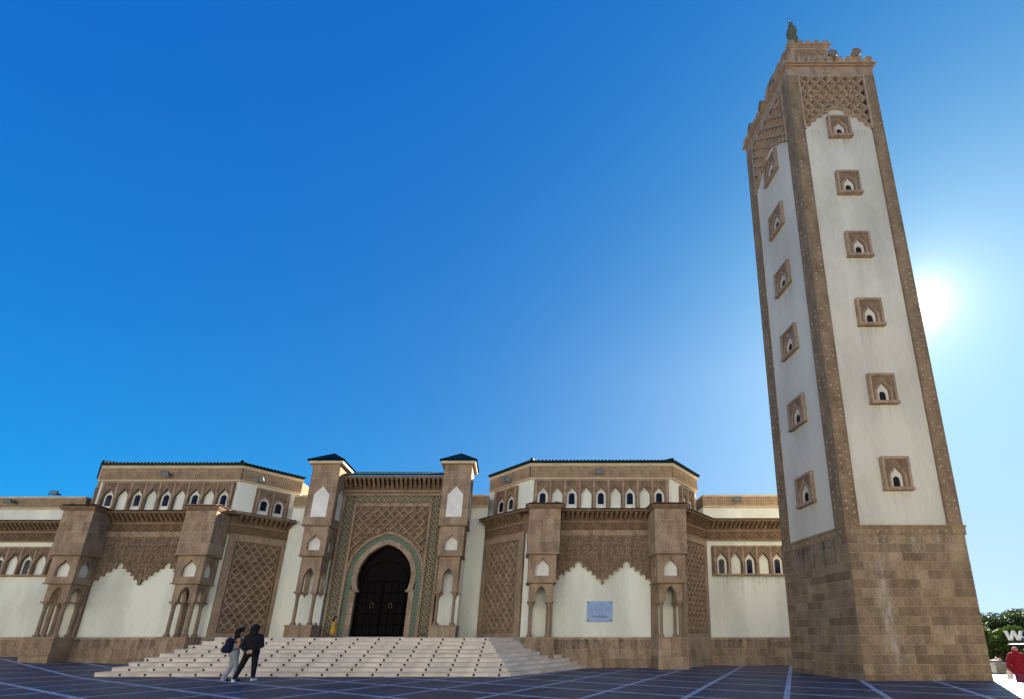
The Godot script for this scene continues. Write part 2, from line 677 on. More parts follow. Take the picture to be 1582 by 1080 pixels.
	M.block = make(lin(0.68, 0.66, 0.50), 0.9, fine, Vector3(0.2, 0.2, 0.2))  # walls of the added blocks, tinted for the light they bounce
	M.grime = stain_material(lin(0.30, 0.25, 0.19), 41, 0.30, false)
	M.soot = stain_material(lin(0.07, 0.055, 0.045), 47, 0.75, false)
	M.lime = stain_material(lin(0.62, 0.52, 0.41), 53, 0.60, true)
	M.pale_run = stain_material(lin(0.55, 0.45, 0.34), 59, 0.55, false)
	M.body = make(Color.WHITE, 0.85)
	M.body.vertex_color_use_as_albedo = true
	M.bark = make(lin(0.10, 0.07, 0.05), 0.95, mottled, Vector3(2, 0.5, 2))
	M.letter = make(lin(0.62, 0.63, 0.64), 0.5)
	M.black = make(lin(0.015, 0.015, 0.017), 0.6)
	M.concrete = make(lin(0.55, 0.52, 0.47), 0.85, mottled, Vector3(0.3, 0.3, 0.3))
	for l in [["leaf_deep", 0.018, 0.034, 0.010], ["leaf_bright", 0.034, 0.060, 0.012], ["leaf_purple", 0.060, 0.038, 0.046]]:
		var lm := make(lin(l[1], l[2], l[3]), 0.6)
		lm.backlight_enabled = true
		lm.backlight = lin(l[1], l[2], l[3])
		M[l[0]] = lm


func sky_texture(sun: Vector3, gain: float) -> ImageTexture:
	var w := 768
	var h := 384
	var im := Image.create(w, h, false, Image.FORMAT_RGBF)
	for j in h:
		var el := PI / 2 - PI * (j + 0.5) / h
		var deg := rad_to_deg(el)
		var e := maxf(deg, 0.0)
		# clear air: deep blue overhead, paling to the horizon, whitening round the sun
		var base := Vector3(0.003, 0.085, 0.53) + Vector3(0.012, 0.418, 0.58) * exp(-e / 18.0)
		for i in w:
			var az := (i + 0.5) / w * TAU
			var dir := Vector3(sin(az) * cos(el), sin(el), -cos(az) * cos(el))
			var g := rad_to_deg(acos(clampf(dir.dot(sun), -1, 1)))
			var c := base
			c += Vector3(1.05, 0.10, 0.0) * exp(-e / 14.0 - pow(g / 45.0, 2.0))
			c += Vector3(0.27, 0.18, 0.22) * exp(-pow(g / 29.0, 2.0) - maxf(e - 32.0, 0.0) / 15.0)
			c.y += 0.25 * exp(-e / 14.0 - g / 30.0)
			c += Vector3(0.22, 0.08, 0.05) * exp(-g / 8.0)
			c += Vector3(0.02, 0.85, 0.50) * exp(-g / 30.0 - e / 60.0)
			c += Vector3(0.24, 0.20, 0.14) * exp(-g / 5.0)
			c += Vector3(2.0, 1.9, 1.7) * exp(-g / 1.3)
			if deg < 0.0:
				c = c.lerp(Vector3(0.30, 0.28, 0.26), clampf(-deg / 4.0, 0, 1))
			c *= gain
			im.set_pixel(i, j, Color(c.x, c.y, c.z))
	return ImageTexture.create_from_image(im)


func direction(az: float, el: float) -> Vector3:
	return Vector3(sin(deg_to_rad(az)) * cos(deg_to_rad(el)), sin(deg_to_rad(el)), -cos(deg_to_rad(az)) * cos(deg_to_rad(el)))


func _ready() -> void:
	rng.seed = 20240511
	var cam := Camera3D.new()
	cam.name = "camera"
	cam.projection = Camera3D.PROJECTION_FRUSTUM
	cam.near = 0.1
	cam.far = 2000.0
	cam.size = 1080.0 / 686.0 * 0.1
	cam.frustum_offset = Vector2(-176.0, 265.0) / 686.0 * 0.1
	cam.position = Vector3(0, EYE, 0)
	cam.rotation.x = atan(180.0 / 686.0)
	add_child(cam)
	cam.current = true
	var exposure := 4.9
	var env := Environment.new()
	env.background_mode = Environment.BG_SKY
	env.tonemap_mode = Environment.TONE_MAPPER_LINEAR
	env.tonemap_exposure = exposure
	env.sdfgi_enabled = true
	env.ssao_enabled = true
	env.ssil_enabled = true
	var sm := PanoramaSkyMaterial.new()
	sm.panorama = sky_texture(direction(38.1, 34.0), 1.0 / exposure)
	env.sky = Sky.new()
	env.sky.sky_material = sm
	var we := WorldEnvironment.new()
	we.name = "surroundings"
	we.environment = env
	add_child(we)
	var sun := DirectionalLight3D.new()
	sun.name = "sun"
	sun.light_color = Color(1.0, 0.95, 0.87)
	sun.light_energy = 1.6
	sun.light_angular_distance = 0.5
	sun.shadow_enabled = true
	add_child(sun)
	sun.look_at_from_position(direction(33.0, 30.5) * 100.0, Vector3.ZERO)
	materials()
	ground()
	staircase()
	var right := pavilion()
	right.position = place(-1.2, 0, 0)
	tag(right, "octagonal mosque pavilion right of the gate, nearer the minaret, with the blue plaque", "building", "octagonal pavilions beside the gate")
	var left: Node3D = right.duplicate()
	put(left, "octagonal_pavilion", self)
	left.position = place(-24.5, 0, 0.35)
	for o in left.get_children():
		for part in ["upper_wall", "arcade_frieze", "parapet", "tiled_roof"]:
			if String(o.name).begins_with(part):
				o.position.x -= 0.34
	tag(left, "octagonal mosque pavilion left of the gate, behind the two standing people", "building", "octagonal pavilions beside the gate")
	gatehouse()
	wings()
	minaret()
	fittings()
	people()
	beyond()
	added_bounce_blocks()


# ---------- the setting ----------
func level(x: float, z: float) -> float:
	# the forecourt rises a little to the left and falls away right of the minaret
	var y := 0.0
	if x < -20.0:
		y = 0.036 * minf(-20.0 - x, 11.0)
	if x > 12.6:
		y = -0.13 * minf(x - 12.6, 6.0) * clampf((-z - 9.0) / 6.0, 0.0, 1.0)
	return y


func ground() -> void:
	var xs := [-400.0, -120.0, -60.0, -31.0, -28.5, -26.0, -22.0, -20.0, -14.0, -8.0, 0.0, 6.0, 12.6, 13.6, 15.0, 17.0, 18.6, 24.0, 60.0, 400.0]
	var zs := [400.0, 120.0, 40.0, 10.0, 0.0, -6.0, -9.0, -10.5, -12.0, -13.5, -15.0, -18.0, -24.0, -40.0, -120.0, -600.0]
	var m := Mb.new()
	for i in xs.size() - 1:
		for j in zs.size() - 1:
			var q := []
			for a in [[i, j], [i + 1, j], [i + 1, j + 1], [i, j + 1]]:
				q.append(Vector3(xs[a[0]], level(xs[a[0]], zs[a[1]]), zs[a[1]]))
			m.quad(q[0], q[1], q[2], q[3], Vector3.UP)
	var g := build(m, "forecourt_paving", M.slate, self)
	tag(g, "dark slate paving of the forecourt with a grid of pale stone strips", "", "", "structure")
	# pale strips in two directions
	var d1 := Vector2(0.345, 0.938).normalized()
	var d2 := Vector2(-0.880, 0.474).normalized()
	# dark panels between the strips, each with its own tone
	for i in range(-12, 22):
		for j in range(-14, 22):
			var q := []
			for a in [[i, j], [i + 1, j], [i + 1, j + 1], [i, j + 1]]:
				var p0 := Vector2(3.79, 11.2) - Vector2(2.42 * a[0], 0)
				var p1 := Vector2(-21.4, 15.75) + Vector2(0, 1.72 * 1.18 * (a[1] - 8))
				var r := p1 - p0
				q.append(p0 + d1 * (r.cross(d2) / d1.cross(d2)))
			var c: Vector2 = (q[0] + q[2]) * 0.5
			if c.y < 9.2 or c.y > 23.5 or c.x < -c.y * 1.42 - 2.0 or c.x > c.y * 0.92 + 1.0:
				continue
			if c.y > 19.5 and c.x > -20.0 and c.x < -4.0:
				continue
			var s := Mb.new()
			for u in 4:
				for v in 4:
					var pts := []
					for w in [[0, 0], [1, 0], [1, 1], [0, 1]]:
						var fu: float = (u + w[0]) / 4.0
						var fv: float = (v + w[1]) / 4.0
						var g2: Vector2 = (q[0].lerp(q[1], fu) as Vector2).lerp(q[3].lerp(q[2], fu), fv)
						pts.append(Vector3(g2.x, level(g2.x, -g2.y) + 0.005, -g2.y))
					s.quad(pts[0], pts[1], pts[2], pts[3], Vector3.UP)
			build(s, "paving_panel", M.panels[rng.randi() % 6], g)
	for fam in 2:
		var u := d1 if fam == 0 else d2
		var w := d2 if fam == 0 else d1
		var pitch := 2.42 if fam == 0 else 1.72
		var anchor := Vector2(3.79, 11.2) if fam == 0 else Vector2(-21.4, 15.75)
		for k in range(-14, 22):
			var at := anchor - Vector2(1, 0) * (pitch * k) if fam == 0 else anchor + Vector2(0, 1) * (pitch * 1.18 * (k - 8))
			var run := []
			var t := -60.0
			var nv := Vector2(-u.y, u.x) * 0.072
			while t <= 60.0:
				var p: Vector2 = at + u * t
				if p.x > -46.0 and p.x < 30.0 and p.y > -6.0 and p.y < 31.0:
					run.append(p)
				t += 0.5
			if run.size() < 4:
				continue
			var s := Mb.new()
			var lift := 0.010 if fam == 0 else 0.014
			for i in run.size() - 1:
				var c := []
				for q in [run[i] + nv, run[i] - nv, run[i + 1] - nv, run[i + 1] + nv]:
					c.append(Vector3(q.x, level(q.x, -q.y) + lift, -q.y))
				s.quad(c[0], c[1], c[2], c[3], Vector3.UP)
			build(s, "paving_strip", M.strip, g)


func staircase() -> void:
	var t := thing("marble_staircase", "broad pale marble staircase with dark inset studs leading to the gate", "staircase", Vector3.ZERO)
	var y0 := 0.0
	var rise := EYE / 9.0
	var tread := 0.345
	# corners of the foot of the stairs: back left, front left, front right, back right (x, depth)
	var foot := [Vector2(-22.3, 22.4), Vector2(-19.55, 17.25), Vector2(-4.25, 17.25), Vector2(-1.75, 22.4)]
	var dirs := []
	for i in 3:
		dirs.append((foot[i + 1] - foot[i]).normalized())
	for k in 9:
		var off := tread * k
		var pts := []
		for i in 4:
			var q: Vector2 = foot[i]
			if i == 1 or i == 2:
				var n1 := Vector2(-dirs[i - 1].y, dirs[i - 1].x)
				var n2 := Vector2(-dirs[i].y, dirs[i].x)
				q += (n1 + n2) / (1.0 + n1.dot(n2)) * off
			else:
				var n1: Vector2 = Vector2(-dirs[0].y, dirs[0].x) if i == 0 else Vector2(-dirs[2].y, dirs[2].x)
				q += n1 * off
				var dv: Vector2 = dirs[0] if i == 0 else dirs[2]
				q += dv * ((22.4 - q.y) / dv.y)
			pts.append(q)
		var top := rise * (k + 1)
		var m := Mb.new()
		var poly := PackedVector2Array()
		for q in pts:
			poly.append(Vector2(q.x, q.y))
		if k == 8:
			poly.append(Vector2(-7.0, 26.0))
			poly.append(Vector2(-19.0, 26.0))
		prism(m, poly, -0.3 if k == 0 else top - rise - 0.05, top - 0.035, 0.0)
		var st := build(m, "step", M.mortar, t)
		# the facing slabs of this step, with a stud at each joint
		for side in 3:
			var a: Vector2 = pts[side]
			var b: Vector2 = pts[side + 1]
			var F := Fr.new(a, (b - a).normalized(), 0.0)
			var L := (b - a).length()
			var w := 0.93 if side == 1 else 0.62
			var s := -fmod(0.27 * k, w)
			while s < L:
				var sa := maxf(s, 0.0) + 0.002
				var sb := minf(s + w, L) - 0.002
				if sb - sa > 0.03:
					var sl := Mb.new()
					block(sl, F, sa, sb, top - rise + 0.004 if k > 0 else -0.05, top - 0.04, -0.012, 0.06, 0.006)
					build(sl, "riser_slab", M.steps[rng.randi() % 5], st)
					var tr := Mb.new()
					block(tr, F, sa, sb, top - 0.036, top + 0.002 * rng.randf(), -0.028, tread + 0.02 if k < 8 else 0.9, 0.008)
					build(tr, "tread_slab", M.steps[rng.randi() % 5], st)
				if side == 1 and s > 0.1:
					var sd := Mb.new()
					box(sd, F, s - 0.038, s + 0.038, top - 0.125, top - 0.05, -0.026, 0.03)
					build(sd, "dark_stud", M.inset, st)
				s += w


# ---------- the mosque ----------
func roof_tiles(F: Fr, s0: float, s1: float, pitch: float, r: float, ya: float, ea: float, yb: float, eb: float, m: Mb) -> void:
	# half-round cover tiles running up the slope from the eave
	var n := int(maxf(round((s1 - s0) / pitch), 1.0))
	var p := (s1 - s0) / n
	for i in n:
		var c := s0 + (i + 0.5) * p
		var last := []
		for j in 6:
			var a := PI * j / 5.0
			var s := c + cos(a) * r
			var dy := sin(a) * r
			var q := [F.p(s, ya + dy, ea), F.p(s, yb + dy, eb)]
			if last:
				m.quad(last[0], q[0], q[1], last[1], F.p(cos(a), sin(a), 0) - F.p(0, 0, 0))
				m.tri(F.p(c, ya, ea), last[0], q[0], F.out())
			last = q


func corbel_shape(F: Fr, w: float, y0: float, y1: float, reach: float) -> ArrayMesh:
	var m := Mb.new()
	var h := y1 - y0
	var prof := PackedVector2Array([Vector2(0, y0), Vector2(-0.06 * reach, y0), Vector2(-0.3 * reach, y0 + h * 0.22), Vector2(-0.42 * reach, y0 + h * 0.30), Vector2(-0.42 * reach, y0 + h * 0.42), Vector2(-0.62 * reach, y0 + h * 0.52), Vector2(-0.88 * reach, y0 + h * 0.74), Vector2(-reach, y0 + h * 0.80), Vector2(-reach, y1), Vector2(0, y1)])
	var idx := Geometry2D.triangulate_polygon(prof)
	for s in [0.0, w]:
		for i in range(0, idx.size(), 3):
			m.tri(F.p(s, prof[idx[i]].y, prof[idx[i]].x), F.p(s, prof[idx[i + 1]].y, prof[idx[i + 1]].x), F.p(s, prof[idx[i + 2]].y, prof[idx[i + 2]].x), F.p(1 if s > 0 else -1, 0, 0) - F.p(0, 0, 0))
	for i in prof.size() - 1:
		var a := prof[i]
		var b := prof[i + 1]
		m.quad(F.p(0, a.y, a.x), F.p(w, a.y, a.x), F.p(w, b.y, b.x), F.p(0, b.y, b.x), F.p(0, a.x - b.x, -absf(a.y - b.y) - 0.01) - F.p(0, 0, 0))
	return m.mesh()


func cornice(parent: Node, pts: Array, spans: Array, y: float, h: float, reach := 0.46) -> void:
	# carved band, row of corbels, eave board and a lip of clay tiles along a broken line of walls
	# y: foot of the corbels, h: their height; spans: for each stretch, [start, end] along it
	var band := Mb.new()
	molding(band, pts, PackedVector2Array([Vector2(0.05, y - 0.50), Vector2(-0.10, y - 0.50), Vector2(-0.10, y - 0.02), Vector2(-0.13, y), Vector2(-0.13, y + h), Vector2(0.05, y + h)]))
	var c := build(band, "cornice", M.cedar, parent)
	var lip := Mb.new()
	molding(lip, pts, PackedVector2Array([Vector2(0.05, y - 0.54), Vector2(-0.15, y - 0.54), Vector2(-0.15, y - 0.49), Vector2(0.05, y - 0.49)]))
	molding(lip, pts, PackedVector2Array([Vector2(0.05, y - 0.03), Vector2(-0.16, y - 0.03), Vector2(-0.16, y + 0.012), Vector2(0.05, y + 0.012)]))
	build(lip, "string_course", M.stone, c)
	var eave := Mb.new()
	molding(eave, pts, PackedVector2Array([Vector2(0.3, y + h), Vector2(-reach - 0.14, y + h), Vector2(-reach - 0.18, y + h + 0.10), Vector2(0.3, y + h + 0.16)]))
	build(eave, "eave_board", M.cedar, c)
	var tiles := Mb.new()
	var carve := Mb.new()
	for i in pts.size() - 1:
		var F := face(pts[i], pts[i + 1])
		var L: float = (pts[i + 1] - pts[i]).length()
		var s0: float = spans[i][0]
		var s1: float = spans[i][1]
		var n := int(round((s1 - s0) / 0.245))
		var p := (s1 - s0) / n
		var F0 := Fr.new(Vector2.ZERO, F.t, K)
		var cm := corbel_shape(F0, 0.15, y + 0.10, y + h, reach * 0.8)
		for j in n:
			var at := F.p(s0 + (j + 0.5) * p - 0.075, 0, -0.13)
			instance(cm, "corbel", M.cedar, c, at)
		roof_tiles(F, -reach * 0.41 * float(i > 0), L + reach * 0.41 * float(i < pts.size() - 2), 0.128, 0.052, y + h + 0.10, -reach - 0.24, y + h + 0.34, 0.25, tiles)
		sebka(carve, F, s0, s1, y - 0.47, y - 0.04, 0.30, 0.22, 0.04, -0.10, -0.15)
	var tl := build(tiles, "roof_tiles", M.clay, c)
	tag(tl, "", "", "", "stuff")
	tag(build(carve, "carved_band", M.cedar, c), "", "", "", "stuff")


func screen_band(parent: Node, F: Fr, s0: float, s1: float, y0: float, y1: float, e: float) -> void:
	# pierced brickwork: a fine grid of little bricks over a dark back
	var m := Mb.new()
	box(m, F, s0, s1, y0, y1, e, e + 0.06)
	var b := build(m, "parapet_back", M.screen_back, parent)
	var g := Mb.new()
	var n := int((s1 - s0) / 0.105)
	var p := (s1 - s0) / n
	for i in n + 1:
		box(g, F, s0 + i * p - 0.024, s0 + i * p + 0.024, y0, y1, e - 0.035, e - 0.002)
	var r := int((y1 - y0) / 0.085)
	for j in r + 1:
		var y := y0 + (y1 - y0) * j / r
		box(g, F, s0, s1, y - 0.019, y + 0.019, e - 0.03, e - 0.003)
	tag(build(g, "pierced_brickwork", M.screen, b), "", "", "", "stuff")


func arcade(parent: Node, F: Fr, s0: float, s1: float, y0: float, y1: float, ys: float, ya: float, n: int, margin: float, windows: Array, wy0: float, wys: float, sill: bool) -> void:
	# a stone frieze of keel-arched niches; some hold small arched windows
	var p := (s1 - s0 - 2 * margin) / n
	var half := p * 0.375
	var curves := []
	for i in n:
		curves.append(keel(s0 + margin + (i + 0.5) * p, half, ys, ya))
	var m := Mb.new()
	comb(m, F, s0, s1, y0, y1, curves, -0.13, 0.02)
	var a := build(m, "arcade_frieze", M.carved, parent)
	var rel := Mb.new()
	for i in n:
		var c := s0 + margin + (i + 0.5) * p
		ribbon(rel, F, keel(c, half + 0.035, ys, ya + 0.10), 0.05, -0.13, -0.165)
		for sd in [-1.0, 1.0]:
			var sp := PackedVector2Array()
			for k in 8:
				var t := k / 7.0
				sp.append(Vector2(c + sd * (p * 0.30 + cos(t * 5.5) * 0.075 * (1.0 - t * 0.7)), ya - 0.08 + sin(t * 5.5) * 0.09 * (1.0 - t * 0.7)))
			ribbon(rel, F, sp, 0.025, -0.13, -0.15)
	box(rel, F, s0, s1, y1 - 0.07, y1 + 0.02, -0.17, -0.128)
	for i in n + 1:
		var s := s0 + margin + i * p
		box(rel, F, s - 0.05, s + 0.05, ys + 0.02, y1 - 0.07, -0.158, -0.128)
		box(rel, F, s - 0.075, s + 0.075, ys - 0.04, ys + 0.02, -0.17, -0.128)
		box(rel, F, s - 0.036, s + 0.036, y0, ys - 0.04, -0.165, -0.128)
	build(rel, "frieze_relief", M.relief, a)
	for i in n:
		var c := s0 + margin + (i + 0.5) * p
		if i in windows:
			var hw := half * 0.56
			var wm := Mb.new()
			holed(wm, F, c - hw - 0.05, c + hw + 0.05, wy0 - 0.03, wys + hw + 0.06, c, round_arch(c, hw, wys), wy0, -0.03, 0.01)
			var w := build(wm, "window", M.niche, a)
			var pm := Mb.new()
			var poly := round_arch(c, hw + 0.01, wys)
			poly.append(Vector2(c + hw + 0.01, wy0))
			poly.append(Vector2(c - hw - 0.01, wy0))
			plate(pm, F, poly, -0.012, 0.008)
			ribbon(pm, F, PackedVector2Array([Vector2(c, wy0), Vector2(c, wys + hw)]), 0.02, -0.012, -0.024)
			ribbon(pm, F, PackedVector2Array([Vector2(c - hw, wys), Vector2(c + hw, wys)]), 0.02, -0.012, -0.023)
			build(pm, "window_pane", M.pane, a)
	if sill:
		var sm := Mb.new()
		box(sm, F, s0 - 0.02, s1 + 0.02, y0 - 0.10, y0, -0.17, 0.02)
		build(sm, "sill", M.stone, a)


func column(parent: Node, at: Vector3, y0: float, y1: float, r: float) -> void:
	var m := Mb.new()
	var h := y1 - y0
	lathe(m, at, PackedVector2Array([Vector2(r * 1.7, y0), Vector2(r * 1.7, y0 + 0.07), Vector2(r * 1.25, y0 + 0.13), Vector2(r, y0 + 0.17), Vector2(r * 0.94, y1 - h * 0.2), Vector2(r * 1.2, y1 - h * 0.19), Vector2(r * 0.98, y1 - h * 0.17), Vector2(r * 1.15, y1 - h * 0.12), Vector2(r * 1.75, y1 - h * 0.055), Vector2(r * 1.85, y1 - h * 0.05)]), 10)
	var F := Fr.new(Vector2(0, 0), Vector2(1, 0), 0.0)
	var q := r * 1.9
	var B := Fr.new(Vector2(at.x - q, -at.z - q), Vector2(1, 0), 0.0)
	box(m, B, 0, 2 * q, y1 - h * 0.05, y1 + 0.01, 0, 2 * q)
	build(m, "column", STONE[4], parent)


func pier(parent: Node, a: float, d0: float, w: float, depth: float, yb: float, y0: float, y1: float, y2: float, y3: float, y4: float, niche: Array, arch: Array, rows: int, tall: Array) -> MeshInstance3D:
	# base block, four columns, arched stage, niche stage and a taller block of ashlar above
	var d1 := d0 + depth
	var m := Mb.new()
	var core := Fr.new(Vector2(a, d0), Vector2(1, 0), K)
	box(m, core, 0.012, w - 0.012, y3, y4, 0.012, depth)
	var root := build(m, "corner_pier", M.mortar, parent)
	var fs := [Fr.new(Vector2(a, d0), Vector2(1, 0), K), Fr.new(Vector2(a, d1), Vector2(0, -1), K), Fr.new(Vector2(a + w, d0), Vector2(0, 1), K)]
	var ls := [w, depth, depth]
	for i in 3:
		if tall.is_empty():
			ashlar(root, fs[i], 0.0 if i == 0 else (0.04 if i == 2 else 0.0), ls[i] if i != 1 else ls[i] - 0.04, y3 + 0.01, y4, rows, 0.45, 0.8, 0.0, 0.04)
		else:
			var F: Fr = fs[i]
			var L: float = ls[i]
			var s0 := 0.04 if i == 2 else 0.0
			var s1 := L if i != 1 else L - 0.04
			var hw: float = tall[0] if i == 0 else tall[0] * 0.75
			var c := L / 2
			ashlar(root, F, s0, s1, y3 + 0.01, tall[1], 1, 0.5, 0.8, 0.0, 0.04)
			ashlar(root, F, s0, c - hw - 0.0, tall[1], tall[2], 4, 0.5, 0.9, 0.0, 0.04)
			ashlar(root, F, c + hw, s1, tall[1], tall[2], 4, 0.5, 0.9, 0.0, 0.04)
			ashlar(root, F, s0, s1, tall[2], y4, 3, 0.5, 0.8, 0.0, 0.04)
			var poly := PackedVector2Array([Vector2(c - hw, tall[1]), Vector2(c - hw, tall[2] - hw * 1.15), Vector2(c, tall[2]), Vector2(c + hw, tall[2] - hw * 1.15), Vector2(c + hw, tall[1])])
			var nm := Mb.new()
			plate(nm, F, poly, 0.008, 0.04)
			build(nm, "tall_niche", M.niche, root)
			var cm := Mb.new()
			plate(cm, F, PackedVector2Array([poly[1], Vector2(c - hw, tall[2]), poly[2]]), 0.001, 0.04)
			plate(cm, F, PackedVector2Array([poly[3], poly[2], Vector2(c + hw, tall[2])]), 0.001, 0.04)
			build(cm, "niche_corner", M.stone, root)
	# ledges
	var lg := Mb.new()
	var ring := [Vector2(a, d1), Vector2(a, d0), Vector2(a + w, d0), Vector2(a + w, d1)]
	molding(lg, ring, PackedVector2Array([Vector2(0.2, y3 - 0.10), Vector2(-0.02, y3 - 0.06), Vector2(-0.04, y3), Vector2(0.2, y3 + 0.006)]))
	molding(lg, ring, PackedVector2Array([Vector2(0.35, y2 - 0.07), Vector2(0.07, y2 - 0.05), Vector2(0.05, y2), Vector2(0.35, y2 + 0.03)]))
	build(lg, "ledge", M.stone, root)
	# niche stage
	var ins := w * 0.075
	var wc := Mb.new()
	box(wc, core, ins + 0.16, w - ins - 0.16, y2, y3 - 0.02, ins + 0.16, depth)
	build(wc, "niche_back", M.niche, root)
	var nf := Mb.new()
	for i in 3:
		var L: float = ls[i]
		var lo := ins if i != 1 else 0.0
		var hi := L - ins if i != 2 else L
		if i == 1:
			lo = 0.0
			hi = L - ins - 0.16
		if i == 2:
			lo = ins + 0.16
		var c := L / 2 + (0.0 if i == 0 else (-0.03 if i == 1 else 0.03))
		var hw: float = niche[0] if i == 0 else niche[0] * 0.85
		var cu := keel(c, hw, niche[2], niche[3])
		var poly := PackedVector2Array()
		poly.append(Vector2(c - hw, niche[1]))
		for q in cu:
			poly.append(q)
		poly.append(Vector2(c + hw, niche[1]))
		holed(nf, fs[i], lo, hi, y2 + 0.002, y3 - 0.05, c, poly, niche[1], ins, ins + 0.155)
	build(nf, "niche_frame", M.stone, root)
	# arched stage on the columns
	var ia := w * 0.145
	var af := Mb.new()
	for i in 3:
		var L: float = ls[i]
		var lo := ia if i == 0 else (0.1 if i == 1 else ia + 0.2)
		var hi := L - ia if i == 0 else (L - ia - 0.2 if i == 1 else L - 0.1)
		var c := L / 2 + (0.0 if i == 0 else (-ia / 2 + 0.05 if i == 1 else ia / 2 - 0.05))
		var hw: float = arch[0] if i == 0 else minf(arch[0], (hi - lo) * 0.34)
		holed(af, fs[i], lo, hi, y1, y2 - 0.05, c, pointed(c, hw, arch[1], arch[2]), y1, ia, ia + 0.2)
	build(af, "column_arch", M.stone, root)
	for sx in [ia + 0.11, w - ia - 0.11]:
		for dd in [ia + 0.11, depth - 0.22]:
			column(root, core.p(sx, 0, dd), y0, y1, 0.078)
	# base
	var bb := Mb.new()
	var ib := w * 0.05
	box(bb, core, ib + 0.05, w - ib - 0.05, -0.3 if yb < 0.5 else yb, y0 - 0.05, ib + 0.05, depth)
	var bs := build(bb, "base_core", M.mortar, root)
	molding(lg, [], PackedVector2Array()) if false else null
	var cap := Mb.new()
	molding(cap, ring, PackedVector2Array([Vector2(0.4, y0 - 0.08), Vector2(ib - 0.03, y0 - 0.08), Vector2(ib - 0.03, y0 - 0.02), Vector2(ib, y0), Vector2(0.4, y0)]))
	box(cap, core, 0.3, w - 0.3, y0 - 0.08, y0 - 0.001, 0.3, depth)
	build(cap, "base_cap", M.stone, root)
	for i in 3:
		var L: float = ls[i]
		var lo := ib if i == 0 else (0.0 if i == 1 else ib + 0.05)
		var hi := L - ib if i == 0 else (L - ib - 0.05 if i == 1 else L)
		var rb := 1 if yb > 0.5 else 2
		ashlar(root, fs[i], lo, hi, yb - (0.25 if yb < 0.5 else 0.0), y0 - 0.08, rb, 0.7, 1.4, ib, ib + 0.05, 0.008)
	return root


func twin_arch() -> PackedVector2Array:
	# edge of the carved spandrel: two pointed arches of hanging lobes with a pendant between them
	var half := PackedVector2Array()
	var ax := 1.2
	var ay := 5.12
	var outer := [Vector2(1.22, -1.14), Vector2(0.99, -0.86), Vector2(0.73, -0.66), Vector2(0.47, -0.46), Vector2(0.22, -0.27), Vector2(0, 0)]
	var inner := [Vector2(1.16, -1.12), Vector2(0.93, -0.84), Vector2(0.71, -0.64), Vector2(0.46, -0.45), Vector2(0.22, -0.27), Vector2(0, 0)]
	for i in 5:
		var p: Vector2 = Vector2(-ax, ay) + Vector2(-outer[i].x, outer[i].y)
		var q: Vector2 = Vector2(-ax, ay) + Vector2(-outer[i + 1].x, outer[i + 1].y)
		for j in 5:
			half.append(p.bezier_interpolate(Vector2(p.x, lerpf(p.y, q.y, 0.8)), Vector2(lerpf(p.x, q.x, 0.4), q.y + 0.02) if i < 4 else q, q, j / 5.0))
		if i < 4:
			half.append_array([Vector2(q.x - 0.035, q.y), Vector2(q.x - 0.028, q.y - 0.055), Vector2(q.x + 0.028, q.y - 0.055), Vector2(q.x + 0.03, q.y)])
	half.append(Vector2(-ax, ay))
	for k in 5:
		var i := 4 - k
		var q: Vector2 = Vector2(-ax, ay) + inner[i + 1]
		var p: Vector2 = Vector2(-ax, ay) + inner[i]
		if k > 0:
			half.append_array([Vector2(q.x - 0.03, q.y), Vector2(q.x - 0.028, q.y - 0.055), Vector2(q.x + 0.028, q.y - 0.055), Vector2(q.x + 0.035, q.y)])
		for j in range(1, 6):
			half.append(q.bezier_interpolate(Vector2(lerpf(q.x, p.x, 0.6), q.y + 0.02) if k > 0 else q, Vector2(p.x, lerpf(q.y, p.y, 0.2)), p, j / 5.0))
	var out := half.duplicate()
	out.append(Vector2(0, 3.94))
	for i in range(half.size() - 1, -1, -1):
		out.append(Vector2(-half[i].x, half[i].y))
	return out


